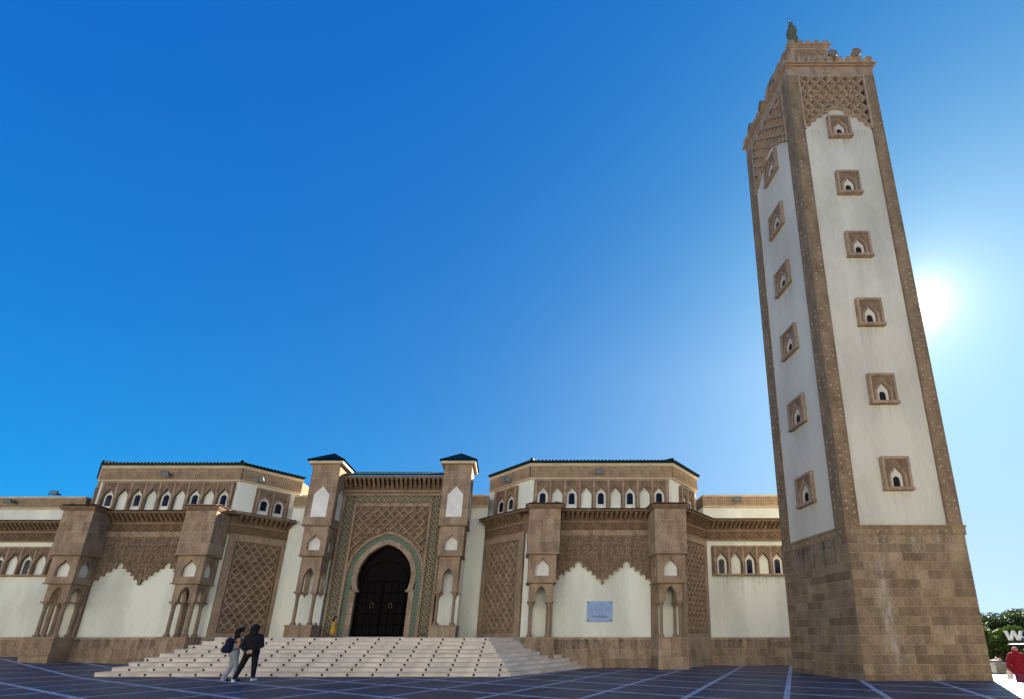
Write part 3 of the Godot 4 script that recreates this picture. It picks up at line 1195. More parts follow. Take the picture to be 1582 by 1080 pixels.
func pavilion() -> Node3D:
	var t := Node3D.new()
	put(t, "octagonal_pavilion", self)
	var P := [Vector2(-6.1, 2.0), Vector2(-3.93, 0), Vector2(3.93, 0), Vector2(6.1, 2.0)]
	var m := Mb.new()
	prism(m, PackedVector2Array([P[0], P[1], P[2], P[3], Vector2(6.1, 16), Vector2(-6.1, 16)]), -0.3, 7.75)
	build(m, "lower_wall", M.stucco, t)
	var F := face(P[1], P[2])     # s = 0 at x = -4.1
	var X := Fr.new(Vector2(0, 0), Vector2(1, 0), K)   # s = x on the front
	# plinth
	m = Mb.new()
	molding(m, P, PackedVector2Array([Vector2(0.05, -0.3), Vector2(-0.09, -0.3), Vector2(-0.09, 1.34), Vector2(-0.13, 1.36), Vector2(-0.13, 1.41), Vector2(-0.02, 1.43), Vector2(0.05, 1.43)]))
	var pl := build(m, "plinth", M.mortar, t)
	ashlar(pl, X, -2.45, 2.45, -0.1, 0.44, 1, 0.9, 1.3, -0.13, -0.088)
	ashlar(pl, X, -2.45, 2.45, 0.44, 1.30, 2, 0.5, 0.95, -0.115, -0.088)
	for g in [[0, 0.5, 2.87], [2, 0.05, 2.87]]:
		var C := face(P[g[0]], P[g[0] + 1])
		ashlar(pl, C, g[1], g[2], -0.1, 1.33, 3, 0.6, 1.1, -0.12, -0.088)
	# carved twin arch
	m = Mb.new()
	var curve := twin_arch()
	var poly := PackedVector2Array([Vector2(-2.62, 6.5), Vector2(-2.62, 1.43), Vector2(-2.42, 1.43)])
	poly.append_array(curve)
	poly.append(Vector2(2.42, 1.43))
	poly.append(Vector2(2.62, 1.43))
	poly.append(Vector2(2.62, 6.5))
	plate(m, X, poly, -0.10, 0.03)
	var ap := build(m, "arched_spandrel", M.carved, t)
	m = Mb.new()
	var field := PackedVector2Array()
	field.append(Vector2(-2.34, 6.44))
	for q in curve:
		field.append(Vector2(q.x * 0.985, q.y + 0.06))
	field.append(Vector2(2.34, 6.44))
	var inside := func(q: Vector2) -> bool: return Geometry2D.is_point_in_polygon(q, field)
	scrolls(m, X, -2.36, 2.36, 3.9, 6.44, 0.27, 0.036, -0.10, -0.155, inside)
	for s in [-1.2, 0.0, 1.2]:
		ribbon(m, X, PackedVector2Array([Vector2(s, 4.1 if s == 0.0 else 5.25), Vector2(s, 6.4)]), 0.06, -0.12, -0.165)
	ribbon(m, X, curve, 0.05, -0.12, -0.15)
	tag(build(m, "carved_foliage", M.relief, ap), "", "", "", "stuff")
	m = Mb.new()
	box(m, X, -2.62, 2.62, 6.47, 6.70, -0.17, -0.05)
	box(m, X, -2.62, 2.62, 6.42, 6.47, -0.15, -0.05)
	for sd in [-1, 1]:
		box(m, X, minf(sd * 2.44, sd * 2.72), maxf(sd * 2.44, sd * 2.72), 1.43, 6.42, -0.15, -0.02)
	build(m, "panel_border", M.stone, ap)
	stain(pl, X, -2.4, 2.4, 0.1, 1.34, -0.121, M.soot)
	stain(pl, X, -2.3, 2.3, 0.4, 1.34, -0.123, M.pale_run)
	cornice(t, P, [[0.1, 2.80], [0.23, 7.63], [0.18, 2.85]], 7.14, 0.44)
	# the diamond panels on the canted sides
	for g in [0, 2]:
		var C := face(P[g], P[g + 1])
		var L: float = (P[g + 1] - P[g]).length()
		m = Mb.new()
		box(m, C, 0.0, L, 1.43, 6.64, -0.02, 0.05)
		var cp := build(m, "canted_panel", M.carved, t)
		m = Mb.new()
		var a := 0.36
		for r in [[0.02, a, 1.43, 6.62], [L - a, L - 0.02, 1.43, 6.62], [a, L - a, 1.43, 1.62], [a, L - a, 6.28, 6.62]]:
			box(m, C, r[0], r[1], r[2], r[3], -0.12, -0.038)
		for r in [[a + 0.06, a + 0.10, 1.68, 6.22], [L - a - 0.10, L - a - 0.06, 1.68, 6.22], [a + 0.06, L - a - 0.06, 1.66, 1.70], [a + 0.06, L - a - 0.06, 6.2, 6.24]]:
			box(m, C, r[0], r[1], r[2], r[3], -0.1, -0.039)
		build(m, "panel_border", M.stone, cp)
		m = Mb.new()
		sebka(m, C, a + 0.1, L - a - 0.1, 1.7, 6.2, 0.40, 0.50, 0.085, -0.02, -0.125)
		tag(build(m, "diamond_lattice", M.relief, cp), "", "", "", "stuff")
	# corner piers
	for a in [-3.85, 2.30]:
		var pr := pier(t, a, -1.2, 1.55, 1.2, 0.0, 1.42, 3.07, 3.95, 5.34, 7.55, [0.34, 4.25, 4.62, 5.12], [0.26, 3.3, 3.78], 4, [])
		var ring := [Vector2(a, 0), Vector2(a, -1.2), Vector2(a + 1.55, -1.2), Vector2(a + 1.55, 0)]
		var cm := Mb.new()
		molding(cm, ring, PackedVector2Array([Vector2(0.3, 7.52), Vector2(-0.03, 7.54), Vector2(-0.12, 7.66), Vector2(-0.15, 7.74), Vector2(0.3, 7.76)]))
		build(cm, "pier_cap", M.cedar, pr)
		var tm := Mb.new()
		for i in 3:
			var G := face(ring[i], ring[i + 1])
			roof_tiles(G, 0.0, (ring[i + 1] - ring[i]).length(), 0.128, 0.052, 7.76, -0.2, 7.9, 0.28, tm)
		var rb := Fr.new(Vector2(a, -1.2), Vector2(1, 0), K)
		box(tm, rb, 0.05, 1.5, 7.755, 7.86, 0.05, 1.9)
		tag(build(tm, "roof_tiles", M.clay, pr), "", "", "", "stuff")
	# upper storey
	var D := [Vector2(-6.1, 2.86), Vector2(-3.84, 0.6), Vector2(3.84, 0.6), Vector2(6.1, 2.86)]
	m = Mb.new()
	prism(m, PackedVector2Array([D[0], D[1], D[2], D[3], Vector2(6.1, 16), Vector2(-6.1, 16)]), 7.7, 9.74)
	var uw := build(m, "upper_wall", M.stucco, t)
	m = Mb.new()
	molding(m, D, PackedVector2Array([Vector2(0.6, 8.06), Vector2(-0.28, 7.96), Vector2(-0.28, 7.7), Vector2(0.6, 7.7)]))
	build(m, "white_ledge", M.niche, uw)
	var G := Fr.new(Vector2(0, 0.6), Vector2(1, 0), K)
	arcade(t, G, -3.62, 3.62, 8.08, 9.66, 8.78, 9.33, 9, 0.1, [0, 2, 4, 6, 8], 8.3, 8.78, false)
	for g in [0, 2]:
		var C := face(D[g], D[g + 1])
		var L: float = (D[g + 1] - D[g]).length()
		var s0 := 0.55 if g == 0 else 0.85
		arcade(t, C, s0, s0 + 1.8, 8.08, 9.55, 8.72, 9.22, 2, 0.12, [0, 1], 8.3, 8.72, false)
	m = Mb.new()
	prism(m, PackedVector2Array([D[0], D[1], D[2], D[3], Vector2(6.1, 16), Vector2(-6.1, 16)]), 9.74, 10.5)
	var pp := build(m, "parapet", M.screen_back, t)
	for g in 3:
		var C := face(D[g], D[g + 1])
		screen_band(pp, C, 0.03, (D[g + 1] - D[g]).length() - 0.03, 9.80, 10.46, -0.065)
	m = Mb.new()
	molding(m, D, PackedVector2Array([Vector2(0.1, 9.72), Vector2(-0.11, 9.72), Vector2(-0.13, 9.79), Vector2(0.1, 9.8)]))
	molding(m, D, PackedVector2Array([Vector2(0.1, 10.46), Vector2(-0.12, 10.46), Vector2(-0.17, 10.60), Vector2(0.1, 10.60)]))
	build(m, "parapet_trim", M.cream, pp)
	m = Mb.new()
	var hip := [Vector2(-4.8, 4.2), Vector2(-3.1, 2.5), Vector2(3.1, 2.5), Vector2(4.8, 4.2)]
	for i in 3:
		var a := face(D[i], D[i + 1])
		m.quad(_pt(D[i], 10.6), _pt(D[i + 1], 10.6), _pt(hip[i + 1], 11.15), _pt(hip[i], 11.15), Vector3(0, 1, 0.5))
	m.quad(_pt(hip[0], 11.15), _pt(hip[3], 11.15), _pt(Vector2(4.8, 15), 11.15), _pt(Vector2(-4.8, 15), 11.15), Vector3.UP)
	var rf := build(m, "tiled_roof", M.tile, t)
	m = Mb.new()
	for i in 3:
		var C := face(D[i], D[i + 1])
		roof_tiles(C, -0.08, (D[i + 1] - D[i]).length() + 0.08, 0.19, 0.085, 10.69, -0.26, 11.2, 1.85, m)
	molding(m, D, PackedVector2Array([Vector2(0.1, 10.6), Vector2(-0.2, 10.603), Vector2(-0.23, 10.70), Vector2(0.1, 10.78)]))
	tag(build(m, "roof_tiles", M.tile, rf), "", "", "", "stuff")
	m = Mb.new()
	for i in [1, 2]:
		tube(m, [_pt(D[i] + Vector2(0, -0.26), 10.78), _pt(hip[i], 11.3)], 0.09, 0.09, 8)
	build(m, "hip_ridge", M.tile, rf)
	return t


func _pt(q: Vector2, y: float) -> Vector3:
	return Vector3(q.x - K * q.y, y, -q.y)


func gatehouse() -> void:
	var t := thing("entrance_gatehouse", "central stone gatehouse with twin green-roofed towers and dark arched door", "building", place(-12.4, 0, 0))
	# two towers
	for a in [-4.22, 2.75]:
		var pr := pier(t, a, -0.2, 1.47, 1.4, 1.4, 1.98, 3.6, 5.42, 7.0, 10.28, [0.33, 5.68, 6.05, 6.52], [0.27, 4.25, 4.78], 5, [0.40, 7.4, 9.06])
		var b := Mb.new()
		prism(b, PackedVector2Array([Vector2(a + 0.15, 0.9), Vector2(a + 1.3, 0.9), Vector2(a + 1.3, 2.6), Vector2(a + 0.15, 2.6)]), 1.4, 7.0)
		build(b, "tower_back", M.stucco, pr)
		var r := Mb.new()
		var c := Fr.new(Vector2(a, -0.2), Vector2(1, 0), K)
		box(r, c, -0.17, 1.64, 10.27, 10.42, -0.17, 1.57)
		build(r, "eave_board", M.cream, pr)
		r = Mb.new()
		var cs := [c.p(-0.22, 10.44, -0.22), c.p(1.69, 10.44, -0.22), c.p(1.69, 10.44, 1.62), c.p(-0.22, 10.44, 1.62)]
		var top := c.p(0.735, 11.15, 0.7)
		for i in 4:
			r.tri(cs[i], cs[(i + 1) % 4], top, (cs[i] + cs[(i + 1) % 4]) * 0.5 - c.p(0.735, 10.3, 0.7))
		r.quad(cs[0], cs[1], cs[2], cs[3], Vector3.DOWN)
		var rf := build(r, "pyramid_roof", M.tile, pr)
		r = Mb.new()
		for i in 4:
			var p0: Vector3 = cs[i]
			var p1: Vector3 = cs[(i + 1) % 4]
			for j in 11:
				var f := (j + 0.5) / 11.0
				var foot := p0.lerp(p1, f)
				var lim := 1.0 - absf(f - 0.5) * 2.0
				tube(r, [foot + Vector3(0, 0.0, 0), foot.lerp(foot + (top - (p0 + p1) * 0.5), lim)], 0.05, 0.05, 6)
			tube(r, [p0, top], 0.06, 0.06, 6)
		build(r, "roof_tiles", M.tile, rf)
	# portal wall
	var X := Fr.new(Vector2(0, 1.0), Vector2(1, 0), K)
	var m := Mb.new()
	var hc := 0.381
	var yc := 4.45
	var R := 1.791
	var horseshoe := func(rad: float, ylow: float, straight: float) -> PackedVector2Array:
		# left foot, up round the pointed horseshoe, down to the right foot
		var left := PackedVector2Array()
		var a0 := asin((ylow - yc) / rad)
		var a1 := acos(hc / rad)
		if straight > 0.0:
			left.append(Vector2(-straight, 1.4))
			a0 = 0.0
		for i in 15:
			var q := lerpf(a0, a1, i / 14.0)
			left.append(Vector2(hc - rad * cos(q), yc + rad * sin(q)))
		var o := left.duplicate()
		for i in range(left.size() - 2, -1, -1):
			o.append(Vector2(-left[i].x, left[i].y))
		return o
	var outer: PackedVector2Array = horseshoe.call(2.45, 0, 2.45 - hc)
	holed(m, X, -2.72, 2.72, 1.4, 9.2, 0.0, outer, 1.4, 0.0, 0.5)
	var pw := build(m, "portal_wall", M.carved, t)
	# rings round the door
	var ringed := func(mb: Mb, ra: float, rb: float, e0: float, e1: float) -> void:
		var p: PackedVector2Array = horseshoe.call(ra, 0, ra - hc)
		var q: PackedVector2Array = horseshoe.call(rb, 0, rb - hc)
		for i in p.size() - 1:
			plate(mb, X, PackedVector2Array([p[i], q[i], q[i + 1], p[i + 1]]), e0, e1)
	m = Mb.new()
	ringed.call(m, 2.34, 2.47, -0.05, 0.1)
	build(m, "arch_edge", M.stone, pw)
	m = Mb.new()
	ringed.call(m, 2.05, 2.34, 0.02, 0.2)
	build(m, "green_tile_band", M.zellige, pw)
	# stone voussoirs: a ring of separate wedges above, jambs below
	var inner: PackedVector2Array = horseshoe.call(R, 3.77, 0)
	var o2: PackedVector2Array = horseshoe.call(2.05, 3.77, 0)
	for i in inner.size() - 1:
		m = Mb.new()
		plate(m, X, PackedVector2Array([inner[i], o2[i], o2[i + 1], inner[i + 1]]), -0.02 - 0.004 * (i % 3), 0.25)
		build(m, "voussoir", STONE[[0, 2, 5][i % 3]], pw)
	for sd in [-1.0, 1.0]:
		for j in 4:
			m = Mb.new()
			var y0 := 1.4 + j * 0.59
			var x0: float = minf(sd * 1.39, sd * 1.665)
			block(m, X, x0, maxf(sd * 1.39, sd * 1.665), y0 + 0.005, y0 + 0.585, -0.02, 0.25, 0.01)
			build(m, "jamb_stone", STONE[[0, 2, 5][(j + int(sd)) % 3]], pw)
		m = Mb.new()
		box(m, X, minf(sd * 1.22, sd * 1.67), maxf(sd * 1.22, sd * 1.67), 3.68, 3.80, -0.05, 0.27)
		build(m, "impost", M.stone, pw)
	# sebka over the arch, inside a stone border
	m = Mb.new()
	var over := func(q: Vector2) -> bool: return Vector2(absf(q.x) + hc, q.y - yc).length() > 2.5
	sebka(m, X, -1.92, 1.92, 4.5, 8.24, 0.47, 0.48, 0.085, 0.0, -0.12, over)
	tag(build(m, "diamond_lattice", M.relief, pw), "", "", "", "stuff")
	m = Mb.new()
	for sd in [-1.0, 1.0]:
		box(m, X, minf(sd * 1.98, sd * 2.12), maxf(sd * 1.98, sd * 2.12), 1.4, 8.46, -0.09, 0.05)
		box(m, X, minf(sd * 2.64, sd * 2.78), maxf(sd * 2.64, sd * 2.78), 1.4, 9.02, -0.09, 0.05)
	box(m, X, -1.98, 1.98, 8.28, 8.46, -0.09, 0.05)
	box(m, X, -2.64, 2.64, 8.90, 9.02, -0.09, 0.05)
	build(m, "panel_border", M.stone, pw)
	# interlaced border
	m = Mb.new()
	for r in [[-2.64, -2.12, 1.4, 8.9], [2.12, 2.64, 1.4, 8.9], [-2.12, 2.12, 8.46, 8.9]]:
		box(m, X, r[0], r[1], r[2], r[3], -0.03, 0.05)
	var gb := build(m, "interlace_ground", M.dark_green, pw)
	m = Mb.new()
	for sd in [-1.0, 1.0]:
		for ph in [0.0, PI]:
			for h in [0.0, 1.0]:
				var pts := PackedVector2Array()
				for i in 139:
					var y := 1.42 + i * 0.0533
					var w := sin(i * PI / 6.0 + ph)
					w = clampf(w * 1.5, -1.0, 1.0)
					pts.append(Vector2(sd * 2.38 + w * (0.20 - h * 0.11) + 0.0, y + h * 0.16))
				ribbon(m, X, pts, 0.045, -0.03, -0.062 - 0.006 * h - 0.003 * ph)
	for ph in [0.0, PI]:
		for h in [0.0, 1.0]:
			var pts := PackedVector2Array()
			for i in 81:
				pts.append(Vector2(-2.12 + i * 0.053 + h * 0.0, 8.68 + clampf(sin(i * PI / 6.0 + ph + h * 1.2) * 1.5, -1, 1) * (0.17 - h * 0.1)))
			ribbon(m, X, pts, 0.045, -0.03, -0.062 - 0.006 * h - 0.003 * ph)
	tag(build(m, "interlace_straps", M.lace, gb), "", "", "", "stuff")
	# cornice and roof over the portal
	var pts := [Vector2(-2.75, 1.0), Vector2(2.75, 1.0)]
	m = Mb.new()
	molding(m, pts, PackedVector2Array([Vector2(0.5, 9.02), Vector2(-0.13, 9.02), Vector2(-0.13, 9.95), Vector2(0.5, 9.95)]))
	var cn := build(m, "cornice", M.cedar, t)
	m = Mb.new()
	molding(m, pts, PackedVector2Array([Vector2(0.1, 9.1), Vector2(-0.18, 9.1), Vector2(-0.2, 9.17), Vector2(0.1, 9.17)]))
	build(m, "string_course", M.stone, cn)
	var F0 := Fr.new(Vector2.ZERO, Vector2(1, 0), K)
	var cm := corbel_shape(F0, 0.12, 9.22, 9.72, 0.45)
	for j in 22:
		instance(cm, "corbel", M.cedar, cn, X.p(-2.68 + j * 0.249, 0, -0.13))
	m = Mb.new()
	molding(m, pts, PackedVector2Array([Vector2(0.3, 9.72), Vector2(-0.6, 9.72), Vector2(-0.64, 9.84), Vector2(0.3, 9.9)]))
	build(m, "eave_board", M.cedar, cn)
	m = Mb.new()
	m.quad(X.p(-2.75, 9.86, -0.66), X.p(2.75, 9.86, -0.66), X.p(2.75, 10.7, 1.2), X.p(-2.75, 10.7, 1.2), Vector3(0, 1, 0.5))
	var rf := build(m, "tiled_roof", M.tile, t)
	m = Mb.new()
	roof_tiles(X, -2.75, 2.75, 0.17, 0.068, 9.88, -0.7, 10.72, 1.2, m)
	tag(build(m, "roof_tiles", M.tile, rf), "", "", "", "stuff")
	# the recess and the door
	m = Mb.new()
	box(m, X, -2.7, -1.45, 1.4, 9.4, 0.5, 2.6)
	box(m, X, 1.45, 2.7, 1.4, 9.4, 0.5, 2.6)
	box(m, X, -1.45, 1.45, 6.3, 9.4, 0.5, 2.6)
	build(m, "porch_wall", M.stone, t)
	m = Mb.new()
	box(m, X, -1.45, 1.45, 1.36, 1.43, -0.15, 0.7)
	build(m, "threshold", M.strip, t)
	m = Mb.new()
	box(m, X, -2.5, 2.5, 1.42, 7.1, 0.32, 0.48)
	var dr := build(m, "door_frame", M.door_trim, t)
	m = Mb.new()
	ribbon(m, X, pointed(0, 1.2, 4.2, 5.35), 0.1, 0.32, 0.24)
	ribbon(m, X, pointed(0, 1.38, 4.3, 6.1), 0.08, 0.32, 0.27)
	build(m, "door_arch", M.door_trim, dr)
	for sd in [-1.0, 1.0]:
		m = Mb.new()
		var a: float = minf(sd * 0.01, sd * 1.22)
		box(m, X, a, a + 1.21, 1.44, 4.3, 0.26, 0.325)
		var lf := build(m, "door_leaf", M.door, dr)
		m = Mb.new()
		for j in 5:
			for i in 3:
				box(m, X, a + 0.08 + i * 0.37, a + 0.39 + i * 0.37, 1.55 + j * 0.54, 1.98 + j * 0.54, 0.235, 0.262)
		build(m, "door_panel", M.door_trim, lf)
		m = Mb.new()
		var ring := []
		for j in 17:
			ring.append(X.p(sd * 0.48 + cos(TAU * j / 16.0) * 0.09, 3.0 + sin(TAU * j / 16.0) * 0.12, 0.20))
		tube(m, ring, 0.016, 0.016, 6)
		ball(m, X.p(sd * 0.48, 3.13, 0.22), 0.05, 8)
		build(m, "door_knocker", M.brass, lf)


func wings() -> void:
	# stretches of wall between and beside the pavilions, all on the line d = 2
	var runs := [
		["side_wing", -24.5 - 16.0, -24.5 - 6.1, 0.35, "long low side wing at the left edge, left of the left pavilion", true],
		["link_wall", -24.5 + 6.1, -12.4 - 3.2, 0.1, "blank white wall between the left pavilion and the gate's left tower", false],
		["link_wall", -12.4 + 3.2, -1.2 - 6.1, 0.0, "blank white wall between the gate's right tower and the right pavilion", false],
		["side_wing", -1.2 + 6.1, 15.5, 0.0, "low side wing between the right pavilion and the minaret, its added hidden end blocking sun", true],  # hidden stretch behind the minaret added to keep sun off the forecourt
	]
	for r in runs:
		var x0: float = r[1]
		var x1: float = r[2]
		var w := x1 - x0
		var t := thing(r[0], r[4], "building" if r[5] else "wall", place(x0, 0, 2.0 + r[3]), "side wings of the mosque" if r[5] else "blank walls beside the gate")
		var X := Fr.new(Vector2.ZERO, Vector2(1, 0), K)
		var m := Mb.new()
		box(m, X, 0, w, -0.3, 8.56, 0, 12)
		var wl := build(m, "white_wall", M.stucco, t)
		m = Mb.new()
		box(m, X, 0, w, 8.56, 9.2, 0.03, 12)
		var pp := build(m, "parapet", M.screen_back, t)
		screen_band(pp, X, 0.0, w, 8.62, 9.16, -0.03)
		m = Mb.new()
		box(m, X, 0, w, 8.53, 8.62, -0.08, 0.05)
		box(m, X, 0, w, 9.16, 9.28, -0.1, 12)
		build(m, "parapet_trim", M.cream, pp)
		if not r[5]:
			continue
		m = Mb.new()
		var pts := [Vector2(0, 0), Vector2(w, 0)]
		molding(m, pts, PackedVector2Array([Vector2(0.05, -0.3), Vector2(-0.09, -0.3), Vector2(-0.09, 1.34), Vector2(-0.13, 1.36), Vector2(-0.13, 1.41), Vector2(-0.02, 1.43), Vector2(0.05, 1.43)]))
		var pl := build(m, "plinth", M.mortar, t)
		w = minf(w, 5.4) if x1 > 0 else w
		ashlar(pl, X, 0, w, -0.1, 0.44, 1, 0.9, 1.3, -0.13, -0.088)
		ashlar(pl, X, 0, w, 0.44, 1.30, 2, 0.5, 0.95, -0.115, -0.088)
		cornice(t, pts, [[0.02, w - 0.02]], 7.14, 0.44)
		if x1 < 0:
			var s := w - 0.02
			while s > 3.0:
				arcade(t, X, s - 4.2, s, 4.75, 6.3, 5.45, 5.98, 5, 0.14, [0, 2, 4], 4.78, 5.42, true)
				s -= 4.9
		else:
			stain(t, X, 0.3, 4.4, 2.6, 4.66, -0.004, M.grime)
			stain(pl, X, 0.1, 4.4, 0.1, 1.34, -0.121, M.soot)
			stain(pl, X, 0.0, 4.4, 0.3, 1.34, -0.123, M.pale_run)
			arcade(t, X, 0.34, 4.44, 4.75, 6.3, 5.45, 5.98, 5, 0.14, [0, 2, 4], 4.78, 5.42, true)
			m = Mb.new()
			box(m, X, 4.44, 5.2, 1.43, 7.1, -0.1, 0.05)
			build(m, "end_pier", M.stone, t)


func minaret() -> void:
	var t := thing("minaret", "tall square white minaret with brown stone base, corner strips and lattice top", "minaret", place(6.31, 0, -6.5))
	var W := 4.3
	var Dp := 3.85
	var f := Fr.new(Vector2.ZERO, Vector2(1, 0), K)
	var l := Fr.new(Vector2(0, Dp), Vector2(0, -1), K)
	var rr := Fr.new(Vector2(W, 0), Vector2(0, 1), K)
	var bk := Fr.new(Vector2(W, Dp), Vector2(-1, 0), K)
	var sides := [f, l, rr, bk]
	var lens := [W, Dp, Dp, W]
	var m := Mb.new()
	box(m, f, 0.012, W - 0.012, -0.8, 5.0, 0.012, Dp - 0.012)
	var core := build(m, "base", M.tower_mortar, t)
	for i in 4:
		var L: float = lens[i]
		var a := 0.0 if i in [0, 3] else 0.045
		if i < 2:
			ashlar(core, sides[i], a, L - a, -0.12, 5.0, 16, 0.42, 0.84, 0.0, 0.045, 0.016, M.tower_stone)
		else:
			m = Mb.new()
			box(m, sides[i], a, L - a, -0.8, 5.0, 0.0, 0.045)
			build(m, "base_facing", M.tower_stone[0], core)
	m = Mb.new()
	box(m, f, -0.03, W + 0.03, 5.0, 5.3, -0.03, Dp + 0.03)
	box(m, f, -0.05, W + 0.05, 5.28, 5.36, -0.05, Dp + 0.05)
	build(m, "base_band", M.tower_stone[3], t)
	m = Mb.new()
	box(m, f, 0.06, W - 0.06, 5.3, 24.8, 0.06, Dp - 0.06)
	build(m, "shaft_wall", M.shaft, t)
	m = Mb.new()
	box(m, f, 0.25, W - 0.25, 24.8, 28.6, 0.25, Dp - 0.25)
	build(m, "upper_core", M.stone, t)
	# corner strips
	for c in [[0.0, 0.54, 0.0, 0.54], [W - 0.54, W, 0.0, 0.54], [0.0, 0.54, Dp - 0.54, Dp], [W - 0.54, W, Dp - 0.54, Dp]]:
		m = Mb.new()
		box(m, f, c[0], c[1], 5.36, 28.4, c[2], c[3])
		build(m, "corner_strip", M.tower_stone[1], t)
	# pale studs set in the strips
	m = Mb.new()
	for i in 2:
		var F: Fr = sides[i]
		var L: float = lens[i]
		for y in 74:
			for s in [0.14, 0.40, L - 0.40, L - 0.14]:
				var z := rng.randf_range(0.030, 0.044)
				var yy := 5.55 + y * 0.30 + (0.15 if s in [0.14, L - 0.14] else 0.0)
				if rng.randf() < 0.12 + 0.026 * yy:
					continue
				block(m, F, s - z, s + z, yy - z, yy + z, -0.014, 0.02, 0.012)
	for i in 2:
		var F: Fr = sides[i]
		var L: float = lens[i]
		var s := 0.2
		while s < L:
			block(m, F, s - 0.042, s + 0.042, 5.11, 5.19, -0.042, 0.0, 0.010)
			s += 0.31
	tag(build(m, "pale_studs", M.stud, t), "", "", "", "stuff")
	# lattice panels near the top
	for i in 4:
		var F: Fr = sides[i]
		var L: float = lens[i]
		var c := L / 2
		var half := L / 2 - 0.54
		var edge := PackedVector2Array()
		edge.append_array(lobed(Vector2(c - half, 24.82), Vector2(c - half * 0.5, 25.7), 3, 0.25, 1.0))
		edge.append_array(lobed(Vector2(c - half * 0.5 + 0.02, 25.62), Vector2(c - 0.1, 26.15), 2, 0.25, 1.0))
		var full := edge.duplicate()
		full.append(Vector2(c, 26.2))
		for k in range(edge.size() - 1, -1, -1):
			full.append(Vector2(2 * c - edge[k].x, edge[k].y))
		m = Mb.new()
		var poly := full.duplicate()
		poly.append(Vector2(c + half, 28.4))
		poly.append(Vector2(c - half, 28.4))
		plate(m, F, poly, 0.19, 0.24)
		var pn := build(m, "lattice_panel", M.carved, t)
		m = Mb.new()
		var infill := full.duplicate()
		infill.append(Vector2(c + half, 24.8))
		infill.append(Vector2(c - half, 24.8))
		plate(m, F, infill, 0.06, 0.24)
		build(m, "white_infill", M.shaft, pn)
		m = Mb.new()
		var fld := poly
		var inside := func(q: Vector2) -> bool: return Geometry2D.is_point_in_polygon(q, fld)
		sebka(m, F, c - half + 0.08, c + half - 0.08, 24.9, 28.28, 0.50, 0.64, 0.125, 0.19, -0.03, inside, 0.035)
		ribbon(m, F, full, 0.12, 0.19, -0.05)
		box(m, F, c - half, c + half, 28.28, 28.4, -0.02, 0.2)
		box(m, F, c - half - 0.03, c - half + 0.05, 24.85, 28.4, -0.03, 0.05)
		box(m, F, c + half - 0.05, c + half + 0.03, 24.85, 28.4, -0.03, 0.05)
		tag(build(m, "lattice_relief", M.relief, pn), "", "", "", "stuff")
	m = Mb.new()
	box(m, f, 0.0, W, 28.4, 28.98, 0.0, Dp)
	build(m, "top_band", M.stone, t)
	m = Mb.new()
	box(m, f, -0.07, W + 0.07, 28.98, 29.06, -0.07, Dp + 0.07)
	box(m, f, -0.14, W + 0.14, 29.06, 29.15, -0.14, Dp + 0.14)
	build(m, "parapet_cornice", M.stone, t)
	for i in 4:
		var F: Fr = sides[i]
		var L: float = lens[i]
		var n := 9
		for k in n:
			var s := -0.06 + (L + 0.12) * (k + 0.5) / n
			m = Mb.new()
			block(m, F, s - 0.15, s + 0.15, 29.15, 29.54, -0.13, 0.12, 0.02)
			build(m, "merlon", M.stone, t)
	# windows
	for i in 2:
		var F: Fr = sides[i]
		var c: float = lens[i] / 2
		for y in [7.35, 10.92, 14.5, 18.0, 21.48, 24.92]:
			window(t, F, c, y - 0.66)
			stain(t, F, c - 0.5, c + 0.5, y - 2.1, y - 0.66, 0.055, M.grime, fmod(y * 0.37, 0.5), fmod(y * 0.37, 0.5) + 0.5)
	stain(t, f, 0.45, 1.75, -0.1, 4.75, -0.006, M.lime)
	stain(t, l, 0.1, Dp - 0.1, 2.6, 5.0, -0.006, M.soot)
	stain(t, l, 0.1, Dp - 0.1, 3.2, 5.0, -0.008, M.pale_run)
	stain(t, f, 0.0, W, 3.4, 5.0, -0.006, M.pale_run)
	stain(t, f, 0.54, W - 0.54, 22.8, 24.8, 0.052, M.grime)
	# lantern
	var c := Vector2(W / 2 - 0.10, Dp / 2)
	var lan := [Fr.new(c + Vector2(-0.98, -0.98), Vector2(1, 0), K), Fr.new(c + Vector2(-0.98, 0.98), Vector2(0, -1), K), Fr.new(c + Vector2(0.98, -0.98), Vector2(0, 1), K), Fr.new(c + Vector2(0.98, 0.98), Vector2(-1, 0), K)]
	m = Mb.new()
	box(m, lan[0], 0, 1.96, 29.1, 32.0, 0, 1.96)
	var la := build(m, "lantern", M.carved, t)
	m = Mb.new()
	for i in 4:
		var F: Fr = lan[i]
		for y in [[29.2, 29.5], [30.3, 30.55], [31.02, 31.2], [31.84, 32.0]]:
			box(m, F, 0.0, 1.96, y[0], y[1], -0.06, 0.01)
		box(m, F, 0.0, 0.12, 30.5, 31.9, -0.05, 0.01)
		box(m, F, 1.84, 1.96, 30.5, 31.9, -0.05, 0.01)
		sebka(m, F, 0.12, 1.84, 31.2, 31.84, 0.35, 0.32, 0.08, 0.0, -0.055)
		box(m, F, 0.35, 0.95, 30.55, 30.75, -0.05, 0.01)
		box(m, F, 1.15, 1.7, 30.6, 30.9, -0.04, 0.01)
	box(m, lan[0], -0.1, 2.06, 32.0, 32.1, -0.1, 2.06)
	box(m, lan[0], -0.16, 2.12, 32.1, 32.18, -0.16, 2.12)
	build(m, "lantern_relief", M.relief, la)
	for i in 4:
		for k in 5:
			var s := 0.06 + k * 0.46
			m = Mb.new()
			box(m, lan[i], s - 0.13, s + 0.13, 32.18, 32.50, -0.10, 0.08)
			build(m, "merlon", M.stone, la)
	# finial of three balls and a crescent
	m = Mb.new()
	var at := f.p(c.x, 0, c.y)
